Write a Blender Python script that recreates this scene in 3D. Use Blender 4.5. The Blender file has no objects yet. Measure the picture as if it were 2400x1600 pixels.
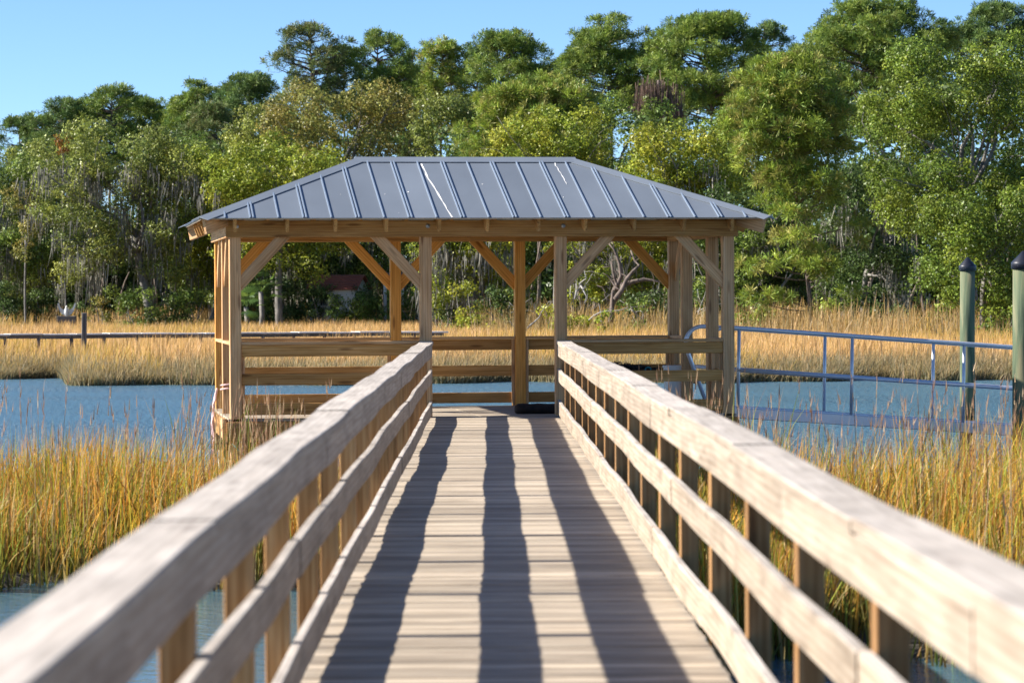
import bpy, bmesh, math, random
import numpy as np
from mathutils import Vector, Matrix

# ------------------------------------------------------------------ camera, sky, sun, exposure
S = bpy.context.scene
COL = S.collection
R = math.radians
DECK = 1.20                       # walkway boards above the water
CAMZ = DECK + 1.478
FPX = 7200.0                      # focal length in pixels of the 2400 px wide photograph
SUN_EL = 32.0

cam_d = bpy.data.cameras.new('camera')
cam_d.sensor_width = 36.0
cam_d.lens = FPX / 2400 * 36.0
cam_d.clip_start = 0.1
cam_d.clip_end = 6000
cam_d.dof.use_dof = True
cam_d.dof.focus_distance = 54.0
cam_d.dof.aperture_fstop = 5.0
cam = bpy.data.objects.new('camera', cam_d)
COL.objects.link(cam)
ROLL = 0.3
cam.matrix_world = (Matrix.Translation((0, 0, CAMZ)) @ Matrix.Rotation(-math.atan(59 / FPX), 4, 'Z')
                    @ Matrix.Rotation(R(90) - math.atan(109 / FPX), 4, 'X') @ Matrix.Rotation(R(-ROLL), 4, 'Z'))
S.camera = cam

world = bpy.data.worlds.new('World')
S.world = world
world.use_nodes = True
wn = world.node_tree
sky = wn.nodes.new('ShaderNodeTexSky')
sky.sky_type = 'NISHITA'
sky.sun_disc = False
sky.sun_elevation = R(SUN_EL)
sky.sun_rotation = R(270)
sky.air_density = 0.6
sky.dust_density = 0.0
sky.ozone_density = 6.0
wn.links.new(sky.outputs[0], wn.nodes['Background'].inputs[0])
wn.nodes['Background'].inputs[1].default_value = 0.084

sun_d = bpy.data.lights.new('sun', 'SUN')
sun_d.energy = 5.0
sun_d.angle = R(0.53)
sun_d.color = (1.0, 0.945, 0.86)
sun = bpy.data.objects.new('sun', sun_d)
COL.objects.link(sun)
sun.rotation_euler = Vector((math.cos(R(SUN_EL)), 0, -math.sin(R(SUN_EL)))).to_track_quat('-Z', 'Y').to_euler()

S.view_settings.view_transform = 'Standard'
S.view_settings.look = 'None'
S.view_settings.exposure = 1.25
S.view_settings.gamma = 1.0

# ------------------------------------------------------------------ helpers
rnd = random.Random(7)


def at(x, y, D):
    """pixel of the 2352 px view of the photograph + distance -> world point"""
    x *= 1.02041
    y *= 1.02041
    y += (x - 1200) * math.tan(R(ROLL))
    return Vector(((x - 1141) / FPX * D, D, CAMZ - (y - 691) / FPX * D))


def pxm(n, D):
    return n * 1.02041 / FPX * D


def tag(o, label=None, cat=None, group=None, kind=None):
    if label: o['label'] = label
    if cat: o['category'] = cat
    if group: o['group'] = group
    if kind: o['kind'] = kind
    return o


def link(name, me, parent=None):
    o = bpy.data.objects.new(name, me)
    COL.objects.link(o)
    if parent is not None:
        o.parent = parent
    return o


def empty(name, loc=(0, 0, 0), rz=0.0):
    o = bpy.data.objects.new(name, None)
    o.empty_display_size = 0.3
    COL.objects.link(o)
    o.location = loc
    o.rotation_euler = (0, 0, rz)
    return o


def mesh_py(name, verts, faces, mat=None, smooth=False):
    me = bpy.data.meshes.new(name)
    me.from_pydata([tuple(v) for v in verts], [], faces)
    if mat: me.materials.append(mat)
    if smooth:
        me.polygons.foreach_set('use_smooth', [True] * len(me.polygons))
    me.update()
    return me


def mesh_np(name, V, F, mat, colors=None, smooth=False):
    """V (n,3), F (m,k) all faces with k corners"""
    me = bpy.data.meshes.new(name)
    V = np.ascontiguousarray(V, dtype=np.float32)
    F = np.ascontiguousarray(F, dtype=np.int32)
    k = F.shape[1]
    me.vertices.add(len(V)); me.vertices.foreach_set('co', V.ravel())
    me.loops.add(F.size); me.loops.foreach_set('vertex_index', F.ravel())
    me.polygons.add(len(F))
    me.polygons.foreach_set('loop_start', np.arange(0, F.size, k, dtype=np.int32))
    if smooth:
        me.polygons.foreach_set('use_smooth', np.ones(len(F), dtype=bool))
    if colors is not None:
        ca = me.color_attributes.new('Col', 'FLOAT_COLOR', 'POINT')
        c4 = np.ones((len(V), 4), dtype=np.float32); c4[:, :3] = colors
        ca.data.foreach_set('color', c4.ravel())
    me.materials.append(mat)
    me.update(calc_edges=True)
    return me


# ------------------------------------------------------------------ materials
def new_mat(name):
    m = bpy.data.materials.new(name)
    m.use_nodes = True
    nt = m.node_tree
    return m, nt, nt.nodes['Principled BSDF']


def N(nt, t, **kw):
    n = nt.nodes.new(t)
    for k, v in kw.items(): setattr(n, k, v)
    return n


def ramp(nt, fac, stops):
    r = nt.nodes.new('ShaderNodeValToRGB')
    el = r.color_ramp.elements
    while len(el) < len(stops): el.new(0.5)
    for e, (p, c) in zip(el, stops):
        e.position = p
        e.color = (*c, 1)
    nt.links.new(fac, r.inputs[0])
    return r.outputs[0]


def wood(name, dark, mid, light, rough=0.8, knots=0.5, grain=1.0, spread=0.35, stain=0.3, bump=0.25):
    """boards have their long side on local X"""
    m, nt, b = new_mat(name)
    L = nt.links
    tc = N(nt, 'ShaderNodeTexCoord')
    oi = N(nt, 'ShaderNodeObjectInfo')
    off = N(nt, 'ShaderNodeVectorMath', operation='SCALE')
    comb = N(nt, 'ShaderNodeCombineXYZ')
    for i in range(3): L.new(oi.outputs['Random'], comb.inputs[i])
    L.new(comb.outputs[0], off.inputs[0]); off.inputs['Scale'].default_value = 37.0
    add = N(nt, 'ShaderNodeVectorMath', operation='ADD')
    L.new(tc.outputs['Object'], add.inputs[0]); L.new(off.outputs[0], add.inputs[1])
    mp = N(nt, 'ShaderNodeMapping')
    mp.inputs['Scale'].default_value = (1.3, 26 * grain, 26 * grain)
    L.new(add.outputs[0], mp.inputs[0])
    # knot field bends the grain
    mk = N(nt, 'ShaderNodeMapping'); mk.inputs['Scale'].default_value = (1.6, 9, 9)
    L.new(add.outputs[0], mk.inputs[0])
    vo = N(nt, 'ShaderNodeTexVoronoi'); vo.inputs['Scale'].default_value = 1.0
    L.new(mk.outputs[0], vo.inputs['Vector'])
    g = N(nt, 'ShaderNodeTexNoise'); g.inputs['Scale'].default_value = 1.0; g.inputs['Detail'].default_value = 7
    g.inputs['Distortion'].default_value = 0.7; g.inputs['Roughness'].default_value = 0.62
    L.new(mp.outputs[0], g.inputs['Vector'])
    col = ramp(nt, g.outputs['Fac'], [(0.30, dark), (0.5, mid), (0.70, light)])
    # cathedral rings
    mw = N(nt, 'ShaderNodeMapping'); mw.inputs['Scale'].default_value = (0.55, 9, 9)
    L.new(add.outputs[0], mw.inputs[0])
    wv = N(nt, 'ShaderNodeTexWave', wave_type='RINGS', rings_direction='X')
    wv.inputs['Scale'].default_value = 1.6; wv.inputs['Distortion'].default_value = 4.0; wv.inputs['Detail'].default_value = 3
    L.new(mw.outputs[0], wv.inputs['Vector'])
    mix1 = N(nt, 'ShaderNodeMix', data_type='RGBA', blend_type='MULTIPLY')
    mix1.inputs['Factor'].default_value = 0.35
    L.new(col, mix1.inputs['A']); L.new(ramp(nt, wv.outputs['Fac'], [(0.25, (0.62, 0.5, 0.42)), (0.6, (1, 1, 1))]), mix1.inputs['B'])
    # knots
    kn = ramp(nt, vo.outputs['Distance'], [(0.10, (0.22, 0.12, 0.07)), (0.2, (1, 1, 1))])
    mixk = N(nt, 'ShaderNodeMix', data_type='RGBA', blend_type='MULTIPLY'); mixk.inputs['Factor'].default_value = knots
    L.new(mix1.outputs['Result'], mixk.inputs['A']); L.new(kn, mixk.inputs['B'])
    # weather blotches
    st = N(nt, 'ShaderNodeTexNoise'); st.inputs['Scale'].default_value = 2.2; st.inputs['Detail'].default_value = 5
    ms = N(nt, 'ShaderNodeMapping'); ms.inputs['Scale'].default_value = (1, 3.5, 3.5)
    L.new(add.outputs[0], ms.inputs[0]); L.new(ms.outputs[0], st.inputs['Vector'])
    mixs = N(nt, 'ShaderNodeMix', data_type='RGBA', blend_type='MULTIPLY'); mixs.inputs['Factor'].default_value = stain
    L.new(mixk.outputs['Result'], mixs.inputs['A'])
    L.new(ramp(nt, st.outputs['Fac'], [(0.3, (0.45, 0.42, 0.40)), (0.55, (1, 1, 1)), (0.75, (1.25, 1.2, 1.12))]), mixs.inputs['B'])
    # board to board
    hs = N(nt, 'ShaderNodeHueSaturation')
    mr = N(nt, 'ShaderNodeMapRange'); mr.inputs['To Min'].default_value = 1 - spread; mr.inputs['To Max'].default_value = 1 + spread * 0.55
    L.new(oi.outputs['Random'], mr.inputs['Value']); L.new(mr.outputs[0], hs.inputs['Value'])
    L.new(mixs.outputs['Result'], hs.inputs['Color'])
    L.new(hs.outputs[0], b.inputs['Base Color'])
    b.inputs['Roughness'].default_value = rough
    b.inputs['Specular IOR Level'].default_value = 0.25
    bp = N(nt, 'ShaderNodeBump'); bp.inputs['Strength'].default_value = bump; bp.inputs['Distance'].default_value = 0.006
    L.new(g.outputs['Fac'], bp.inputs['Height']); L.new(bp.outputs[0], b.inputs['Normal'])
    return m


def plain(name, col, rough=0.6, metal=0.0, var=0.25, scale=6.0, bump=0.0, spec=0.5, stretch=(1, 1, 1)):
    m, nt, b = new_mat(name)
    L = nt.links
    tc = N(nt, 'ShaderNodeTexCoord')
    mp = N(nt, 'ShaderNodeMapping'); mp.inputs['Scale'].default_value = stretch
    L.new(tc.outputs['Object'], mp.inputs[0])
    n = N(nt, 'ShaderNodeTexNoise'); n.inputs['Scale'].default_value = scale; n.inputs['Detail'].default_value = 6
    L.new(mp.outputs[0], n.inputs['Vector'])
    c = Vector(col)
    L.new(ramp(nt, n.outputs['Fac'], [(0.3, tuple(c * (1 - var))), (0.7, tuple(c * (1 + var)))]), b.inputs['Base Color'])
    b.inputs['Roughness'].default_value = rough
    b.inputs['Metallic'].default_value = metal
    b.inputs['Specular IOR Level'].default_value = spec
    if bump:
        bp = N(nt, 'ShaderNodeBump'); bp.inputs['Strength'].default_value = bump; bp.inputs['Distance'].default_value = 0.02
        L.new(n.outputs['Fac'], bp.inputs['Height']); L.new(bp.outputs[0], b.inputs['Normal'])
    return m


def leafy(name, rough=0.45, trans=0.35, spec=0.4):
    m, nt, b = new_mat(name)
    L = nt.links
    a = N(nt, 'ShaderNodeAttribute', attribute_name='Col')
    L.new(a.outputs['Color'], b.inputs['Base Color'])
    b.inputs['Roughness'].default_value = rough
    b.inputs['Specular IOR Level'].default_value = spec
    t = N(nt, 'ShaderNodeBsdfTranslucent')
    L.new(a.outputs['Color'], t.inputs['Color'])
    mx = N(nt, 'ShaderNodeMixShader'); mx.inputs[0].default_value = trans
    L.new(b.outputs[0], mx.inputs[1]); L.new(t.outputs[0], mx.inputs[2])
    L.new(mx.outputs[0], nt.nodes['Material Output'].inputs['Surface'])
    return m


M_DECK = wood('deck_board_wood', (0.24, 0.195, 0.145), (0.475, 0.40, 0.305), (0.60, 0.52, 0.415), spread=0.36, knots=0.35, stain=0.40)
M_RAIL = wood('rail_wood', (0.28, 0.225, 0.165), (0.37, 0.305, 0.232), (0.44, 0.37, 0.29), spread=0.14, knots=0.3, stain=0.45, bump=0.25)
# boards bleach on their upward faces
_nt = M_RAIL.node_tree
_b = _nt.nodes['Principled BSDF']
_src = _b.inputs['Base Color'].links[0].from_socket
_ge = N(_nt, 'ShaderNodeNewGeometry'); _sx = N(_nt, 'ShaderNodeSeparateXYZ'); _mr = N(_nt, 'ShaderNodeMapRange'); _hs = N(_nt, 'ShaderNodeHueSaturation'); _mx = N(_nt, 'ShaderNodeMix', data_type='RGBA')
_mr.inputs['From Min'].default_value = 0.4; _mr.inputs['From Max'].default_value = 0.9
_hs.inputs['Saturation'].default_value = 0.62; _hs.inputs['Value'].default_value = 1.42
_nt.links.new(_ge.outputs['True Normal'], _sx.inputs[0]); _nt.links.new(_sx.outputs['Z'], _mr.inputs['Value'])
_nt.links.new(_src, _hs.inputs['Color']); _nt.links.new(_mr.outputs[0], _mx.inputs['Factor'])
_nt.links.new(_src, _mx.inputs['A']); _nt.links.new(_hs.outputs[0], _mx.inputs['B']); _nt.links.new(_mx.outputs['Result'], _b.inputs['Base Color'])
M_POSTW = wood('rail_post_wood', (0.22, 0.105, 0.035), (0.40, 0.215, 0.085), (0.46, 0.29, 0.14), spread=0.25, knots=0.5)
M_GAZ = wood('gazebo_wood', (0.34, 0.16, 0.045), (0.52, 0.275, 0.085), (0.60, 0.36, 0.145), spread=0.22, knots=0.65, stain=0.25)
M_GAZP = wood('gazebo_post_wood', (0.46, 0.245, 0.10), (0.63, 0.375, 0.18), (0.70, 0.46, 0.25), spread=0.18, knots=0.6, stain=0.3)
M_ORANGE = wood('gazebo_bounce_wood', (0.52, 0.22, 0.045), (0.74, 0.36, 0.085), (0.80, 0.44, 0.14), spread=0.15, knots=0.7, stain=0.2)  # orange back timbers, colour brightened to stand in for light bounced inside
M_OLD = wood('old_wood', (0.06, 0.055, 0.05), (0.15, 0.14, 0.13), (0.26, 0.25, 0.23), spread=0.35, knots=0.3)
M_OLDW = wood('sunlit_edge_wood', (0.55, 0.53, 0.5), (0.78, 0.76, 0.73), (0.86, 0.84, 0.8), spread=0.3, knots=0.2)  # pale old boards; sunlight on the boardwalk's top edge is put into the colour
M_PILEW = wood('pile_wood', (0.20, 0.17, 0.10), (0.34, 0.30, 0.20), (0.44, 0.39, 0.28), spread=0.2)
M_ROOF = plain('slate_metal_roof', (0.165, 0.187, 0.215), rough=0.42, metal=0.0, var=0.10, scale=1.3, spec=0.5, stretch=(1, 0.4, 1))
_nt = M_ROOF.node_tree
_b = _nt.nodes['Principled BSDF']
_src = _b.inputs['Base Color'].links[0].from_socket
_oi = N(_nt, 'ShaderNodeObjectInfo'); _hs = N(_nt, 'ShaderNodeHueSaturation'); _mr = N(_nt, 'ShaderNodeMapRange')
_mr.inputs['To Min'].default_value = 0.86; _mr.inputs['To Max'].default_value = 1.10
_nt.links.new(_oi.outputs['Random'], _mr.inputs['Value']); _nt.links.new(_mr.outputs[0], _hs.inputs['Value'])
_nt.links.new(_src, _hs.inputs['Color']); _nt.links.new(_hs.outputs[0], _b.inputs['Base Color'])
M_SEAM = plain('roof_seam_metal', (0.19, 0.235, 0.30), rough=0.38, var=0.08, scale=2)
M_SHEATH = plain('sheathing', (0.46, 0.36, 0.25), rough=0.85, var=0.2, scale=5)
M_DROP = plain('dropping_white', (0.8, 0.78, 0.74), rough=0.9, var=0.1, scale=30)
M_BOLT = plain('galvanised', (0.55, 0.56, 0.57), rough=0.45, metal=0.8, var=0.1)
M_ALU = plain('aluminium', (0.66, 0.68, 0.72), rough=0.4, metal=0.55, var=0.08, scale=3)
M_CAP = plain('black_plastic_cap', (0.012, 0.014, 0.022), rough=0.4, var=0.2)
M_ROPE = plain('pink_rope', (0.72, 0.48, 0.45), rough=0.9, var=0.2, scale=40)
M_LINE = plain('green_line', (0.12, 0.36, 0.30), rough=0.7, var=0.1)
M_LOG = plain('dark_log', (0.022, 0.016, 0.013), rough=0.9, var=0.6, scale=12, bump=0.6, stretch=(0.3, 1, 1))
M_NET = plain('dark_net', (0.03, 0.028, 0.03), rough=0.9, var=0.5, scale=30)
M_TEAL = plain('teal_cord', (0.02, 0.22, 0.28), rough=0.7)
M_WHITE = plain('white_plastic', (0.72, 0.70, 0.64), rough=0.5, var=0.06)
M_STONE = plain('white_stone', (0.62, 0.63, 0.62), rough=0.8, var=0.15, scale=9)
M_PLASTER = plain('white_siding', (0.72, 0.70, 0.65), rough=0.8, var=0.06)
M_REDTILE = plain('red_tile', (0.26, 0.075, 0.045), rough=0.8, var=0.3, scale=14)
M_GLASS = plain('dark_glass', (0.02, 0.03, 0.035), rough=0.08, var=0.1)
M_BARK = plain('grey_bark', (0.20, 0.185, 0.165), rough=0.95, var=0.45, scale=7, bump=0.8, stretch=(1, 1, 0.35))
M_PBARK = plain('pine_bark', (0.15, 0.115, 0.095), rough=0.95, var=0.45, scale=6, bump=0.8, stretch=(1, 1, 0.35))
M_DEAD = plain('dead_branch', (0.30, 0.285, 0.26), rough=0.9, var=0.2, scale=9)
M_LEAF = leafy('oak_leaf', rough=0.42, trans=0.26, spec=0.25)
M_NEEDLE = leafy('pine_needle', rough=0.5, trans=0.26, spec=0.3)
M_MOSS = leafy('spanish_moss', rough=0.9, trans=0.3, spec=0.1)
M_GRASS = leafy('marsh_grass', rough=0.55, trans=0.42, spec=0.25)


def pile_mat():
    m, nt, b = new_mat('treated_pile')
    L = nt.links
    tc = N(nt, 'ShaderNodeTexCoord')
    mp = N(nt, 'ShaderNodeMapping'); mp.inputs['Scale'].default_value = (5, 5, 0.6)
    L.new(tc.outputs['Object'], mp.inputs[0])
    n = N(nt, 'ShaderNodeTexNoise'); n.inputs['Scale'].default_value = 2.0; n.inputs['Detail'].default_value = 8
    n.inputs['Distortion'].default_value = 0.6
    L.new(mp.outputs[0], n.inputs['Vector'])
    c = ramp(nt, n.outputs['Fac'], [(0.34, (0.035, 0.055, 0.03)), (0.5, (0.085, 0.115, 0.06)), (0.68, (0.19, 0.175, 0.095))])
    # tide mark: wet, dark growth near the waterline
    sx = N(nt, 'ShaderNodeSeparateXYZ'); L.new(tc.outputs['Object'], sx.inputs[0])
    ad = N(nt, 'ShaderNodeMath', operation='MULTIPLY_ADD'); ad.inputs[1].default_value = 0.6; L.new(n.outputs['Fac'], ad.inputs[0])
    L.new(sx.outputs['Z'], ad.inputs[2])
    tide = ramp(nt, ad.outputs[0], [(0.95, (0.10, 0.09, 0.07)), (1.0, (1, 1, 1))])
    mr = N(nt, 'ShaderNodeMapRange'); mr.inputs['From Min'].default_value = 0.9; mr.inputs['From Max'].default_value = 1.45
    L.new(ad.outputs[0], mr.inputs['Value'])
    tide = ramp(nt, mr.outputs[0], [(0.2, (0.13, 0.11, 0.09)), (0.8, (1, 1, 1))])
    mx = N(nt, 'ShaderNodeMix', data_type='RGBA', blend_type='MULTIPLY'); mx.inputs['Factor'].default_value = 1
    L.new(c, mx.inputs['A']); L.new(tide, mx.inputs['B'])
    L.new(mx.outputs['Result'], b.inputs['Base Color'])
    b.inputs['Roughness'].default_value = 0.85
    bp = N(nt, 'ShaderNodeBump'); bp.inputs['Strength'].default_value = 0.5; bp.inputs['Distance'].default_value = 0.02
    L.new(n.outputs['Fac'], bp.inputs['Height']); L.new(bp.outputs[0], b.inputs['Normal'])
    return m


M_PILE = pile_mat()

# ------------------------------------------------------------------ ground and water
def ssm(a, b, x):
    t = np.clip((x - a) / (b - a), 0, 1)
    return t * t * (3 - 2 * t)


def far_shore(x):
    return 93.5 + 9 * ssm(-12.5, -14.5, x) + 1.0 * np.sin(x * 0.55 + 1) + 0.6 * np.sin(x * 1.7) - 1.6 * np.exp(-((x + 10.3) / 1.6) ** 2)


def tree_line(x):
    return 200 - 45 * ssm(-4.0, 0.0, x) - 28 * ssm(2, 22, x)


def near_l(x, y):       # 1 inside the left near reed bed
    front = 28.2 + 0.5 * np.sin(x * 1.3) + 0.35 * np.sin(x * 3.1)
    back = 34.6 + 0.7 * np.sin(x * 0.9 + 2)
    back = back - 1.2 * ssm(-2.4, -1.2, x)
    return ssm(-0.5, 0.3, y - front) * ssm(-0.5, 0.6, back - y) * ssm(-0.4, 0.5, -1.0 - x)


def near_r(x, y):
    front = 22.6 + 0.6 * np.sin(x * 1.1 + 1) + 0.3 * np.sin(x * 2.9)
    back = 33.6 + 0.6 * np.sin(x * 1.2) + 0.12 * (x - 2)
    return ssm(-0.5, 0.3, y - front) * ssm(-0.5, 0.6, back - y) * ssm(-0.4, 0.5, x - 1.15)


def ground_h(x, y):
    h = np.full_like(x, -0.7)
    fs = far_shore(x)
    h = h + 0.85 * ssm(-1.5, 1.0, y - fs)                      # marsh platform at +0.15
    h = h + 1.15 * ssm(-5, 6, y - tree_line(x))                # wooded bank
    h = h + 0.76 * np.maximum(near_l(x, y), near_r(x, y))
    return h + 0.02 * np.sin(x * 2.3 + y * 1.1)


xs = np.unique(np.concatenate([np.linspace(-45, 45, 150), -45 - np.geomspace(1, 3000, 22), 45 + np.geomspace(1, 3000, 22)]))
ys = np.unique(np.concatenate([np.linspace(-60, 18, 10), np.linspace(18, 40, 60), np.linspace(40, 90, 14), np.linspace(90, 106, 60),
                               np.linspace(106, 240, 68), 240 + np.geomspace(1, 4000, 22)]))
GX, GY = np.meshgrid(xs, ys)
GZ = ground_h(GX, GY)
nx, ny = len(xs), len(ys)
idx = np.arange(nx * ny).reshape(ny, nx)
F = np.stack([idx[:-1, :-1], idx[:-1, 1:], idx[1:, 1:], idx[1:, :-1]], -1).reshape(-1, 4)


def ground_mat():
    m, nt, b = new_mat('ground_mud_and_lawn')
    L = nt.links
    tc = N(nt, 'ShaderNodeTexCoord')
    n = N(nt, 'ShaderNodeTexNoise'); n.inputs['Scale'].default_value = 0.6; n.inputs['Detail'].default_value = 8
    L.new(tc.outputs['Object'], n.inputs['Vector'])
    mud = ramp(nt, n.outputs['Fac'], [(0.3, (0.035, 0.03, 0.02)), (0.7, (0.09, 0.075, 0.05))])
    lawn = ramp(nt, n.outputs['Fac'], [(0.3, (0.14, 0.12, 0.035)), (0.7, (0.26, 0.22, 0.06))])
    sx = N(nt, 'ShaderNodeSeparateXYZ'); L.new(tc.outputs['Object'], sx.inputs[0])
    mr = N(nt, 'ShaderNodeMapRange'); mr.inputs['From Min'].default_value = 0.9; mr.inputs['From Max'].default_value = 1.15
    L.new(sx.outputs['Z'], mr.inputs['Value'])
    mx = N(nt, 'ShaderNodeMix', data_type='RGBA')
    L.new(mr.outputs[0], mx.inputs['Factor']); L.new(mud, mx.inputs['A']); L.new(lawn, mx.inputs['B'])
    L.new(mx.outputs['Result'], b.inputs['Base Color'])
    b.inputs['Roughness'].default_value = 0.9
    return m


tag(link('ground', mesh_np('ground', np.stack([GX, GY, GZ], -1).reshape(-1, 3), F, ground_mat(), smooth=True)), kind='structure')


def water_mat():
    m, nt, b = new_mat('creek_water')
    L = nt.links
    b.inputs['Base Color'].default_value = (0.070, 0.155, 0.205, 1)  # blue in the base colour stands in for missing sky reflection
    b.inputs['Roughness'].default_value = 0.06
    b.inputs['IOR'].default_value = 1.6
    tc = N(nt, 'ShaderNodeTexCoord')
    mp = N(nt, 'ShaderNodeMapping'); mp.inputs['Scale'].default_value = (1.0, 1.5, 1)
    L.new(tc.outputs['Object'], mp.inputs[0])
    n1 = N(nt, 'ShaderNodeTexNoise'); n1.inputs['Scale'].default_value = 6.0; n1.inputs['Detail'].default_value = 4
    n2 = N(nt, 'ShaderNodeTexNoise'); n2.inputs['Scale'].default_value = 0.10; n2.inputs['Detail'].default_value = 2
    L.new(mp.outputs[0], n1.inputs['Vector']); L.new(mp.outputs[0], n2.inputs['Vector'])
    # the reed beds shelter the water behind and before them: ripples grow towards mid-creek
    sx = N(nt, 'ShaderNodeSeparateXYZ'); L.new(tc.outputs['Object'], sx.inputs[0])
    mr = N(nt, 'ShaderNodeMapRange'); mr.inputs['From Min'].default_value = 33; mr.inputs['From Max'].default_value = 50
    mr.inputs['To Min'].default_value = 0.020; mr.inputs['To Max'].default_value = 0.20
    L.new(sx.outputs['Y'], mr.inputs['Value'])
    ml = N(nt, 'ShaderNodeMath', operation='MULTIPLY'); L.new(mr.outputs[0], ml.inputs[0])
    mr2 = N(nt, 'ShaderNodeMapRange'); mr2.inputs['From Min'].default_value = 0.35; mr2.inputs['From Max'].default_value = 0.65
    mr2.inputs['To Min'].default_value = 0.55; mr2.inputs['To Max'].default_value = 1.2
    L.new(n2.outputs['Fac'], mr2.inputs['Value']); L.new(mr2.outputs[0], ml.inputs[1])
    mrr = N(nt, 'ShaderNodeMapRange'); mrr.inputs['From Min'].default_value = 33; mrr.inputs['From Max'].default_value = 50
    mrr.inputs['To Min'].default_value = 0.07; mrr.inputs['To Max'].default_value = 0.25
    L.new(sx.outputs['Y'], mrr.inputs['Value']); L.new(mrr.outputs[0], b.inputs['Roughness'])
    bp = N(nt, 'ShaderNodeBump'); bp.inputs['Strength'].default_value = 1.0
    L.new(ml.outputs[0], bp.inputs['Distance'])
    L.new(n1.outputs['Fac'], bp.inputs['Height']); L.new(bp.outputs[0], b.inputs['Normal'])
    return m


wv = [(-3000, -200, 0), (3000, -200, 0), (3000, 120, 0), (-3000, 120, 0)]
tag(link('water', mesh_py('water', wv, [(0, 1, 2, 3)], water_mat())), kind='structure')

# ------------------------------------------------------------------ board helpers
_cache = {}


def box_me(l, w, h, mat, bev=0.004):
    key = (round(l, 3), round(w, 4), round(h, 4), mat.name, bev)
    if key in _cache: return _cache[key]
    bm = bmesh.new()
    bmesh.ops.create_cube(bm, size=1)
    bmesh.ops.scale(bm, vec=(l, w, h), verts=bm.verts)
    if bev:
        bmesh.ops.bevel(bm, geom=bm.edges[:], offset=min(bev, 0.3 * min(l, w, h)), segments=1, affect='EDGES')
    me = bpy.data.meshes.new('board')
    bm.to_mesh(me); bm.free()
    me.materials.append(mat)
    _cache[key] = me
    return me


def board(parent, name, p0, p1, w, h, mat, up=(0, 0, 1), bev=0.004):
    """local X runs p0->p1, w across, h along up"""
    p0, p1 = Vector(p0), Vector(p1)
    x = p1 - p0
    l = x.length
    x.normalize()
    z = Vector(up)
    z = (z - x * z.dot(x)).normalized()
    y = z.cross(x)
    o = link(name, box_me(l, w, h, mat, bev), parent)
    mt = Matrix.Identity(4)
    for i in range(3):
        mt[i][0], mt[i][1], mt[i][2] = x[i], y[i], z[i]
    mt.translation = (p0 + p1) / 2
    o.matrix_basis = mt
    return o


def tube_data(pts, radii, n=8, cap=True):
    pts = [Vector(p) for p in pts]
    V, Fs = [], []
    ref = Vector((0, 0, 1))
    prev = None
    for i, p in enumerate(pts):
        t = (pts[min(i + 1, len(pts) - 1)] - pts[max(i - 1, 0)])
        if t.length < 1e-9: t = Vector((0, 0, 1))
        t.normalize()
        if prev is None:
            a = t.orthogonal().normalized()
        else:
            a = (prev - t * prev.dot(t))
            a = a.normalized() if a.length > 1e-6 else t.orthogonal().normalized()
        prev = a
        b = t.cross(a)
        r = radii[i] if hasattr(radii, '__len__') else radii
        for k in range(n):
            an = 2 * math.pi * k / n
            V.append(p + (a * math.cos(an) + b * math.sin(an)) * r)
    for i in range(len(pts) - 1):
        for k in range(n):
            k2 = (k + 1) % n
            Fs.append((i * n + k, i * n + k2, (i + 1) * n + k2, (i + 1) * n + k))
    if cap:
        Fs.append(tuple(range(n - 1, -1, -1)))
        Fs.append(tuple((len(pts) - 1) * n + k for k in range(n)))
    return V, Fs


def tubes_me(name, lst, mat, n=6):
    V, Fs = [], []
    for pts, r in lst:
        v, f = tube_data(pts, r, n)
        o = len(V)
        V += v
        Fs += [tuple(i + o for i in q) for q in f]
    return mesh_py(name, V, Fs, mat, smooth=True)


def lathe_me(name, prof, mat, n=20, jit=0.0):
    V, Fs = [], []
    for r, z in prof:
        for k in range(n):
            a = 2 * math.pi * k / n
            rr = r * (1 + jit * math.sin(3 * a + z * 2))
            V.append((rr * math.cos(a), rr * math.sin(a), z))
    for i in range(len(prof) - 1):
        for k in range(n):
            k2 = (k + 1) % n
            Fs.append((i * n + k, i * n + k2, (i + 1) * n + k2, (i + 1) * n + k))
    Fs.append(tuple(range(n - 1, -1, -1)))
    Fs.append(tuple((len(prof) - 1) * n + k for k in range(n)))
    return mesh_py(name, V, Fs, mat, smooth=True)


# ------------------------------------------------------------------ walkway
GTH = R(8.0)
GC, GS = math.cos(GTH), math.sin(GTH)
GO = (-3.102, 37.10)              # outer corner of the gazebo's front left post
GL, GG = 6.227, 3.50


def front_y(x):
    return 37.10 + (x - GO[0]) * math.tan(GTH)


def xl(y):
    return -0.695 + 0.035 * min(max((y - 12) / 25, 0), 1)


def xr(y):
    return 0.935 - 0.075 * min(max((y - 6) / 31, 0), 1)


def wob(y, ph, a=0.0036):
    return a * (math.sin(y * 1.45 + ph) + 0.9 * math.sin(y * 0.73 + 2.1 * ph) + 0.25 * math.sin(y * 3.1 + 3.3 * ph))


walk = empty('walkway', (0, 0, 0))
tag(walk, 'long wooden walkway of cross planks between two plank railings, leading to the gazebo', 'walkway')
y = -3.0
while y < 37.05:
    w = rnd.choice((0.1345, 0.136, 0.1365))
    ln = 1.66
    o = link('plank', box_me(ln, w, 0.036, M_DECK, 0.004), walk)
    o.location = (0.105 + rnd.uniform(-0.006, 0.006), y, DECK - 0.018 + rnd.uniform(-0.0022, 0.0022))
    o.rotation_euler = (R(rnd.uniform(-0.6, 0.6)), R(rnd.uniform(-0.08, 0.08)), R(rnd.uniform(-0.12, 0.12)) + (math.pi if rnd.random() < .5 else 0))
    y += 0.1465
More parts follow.
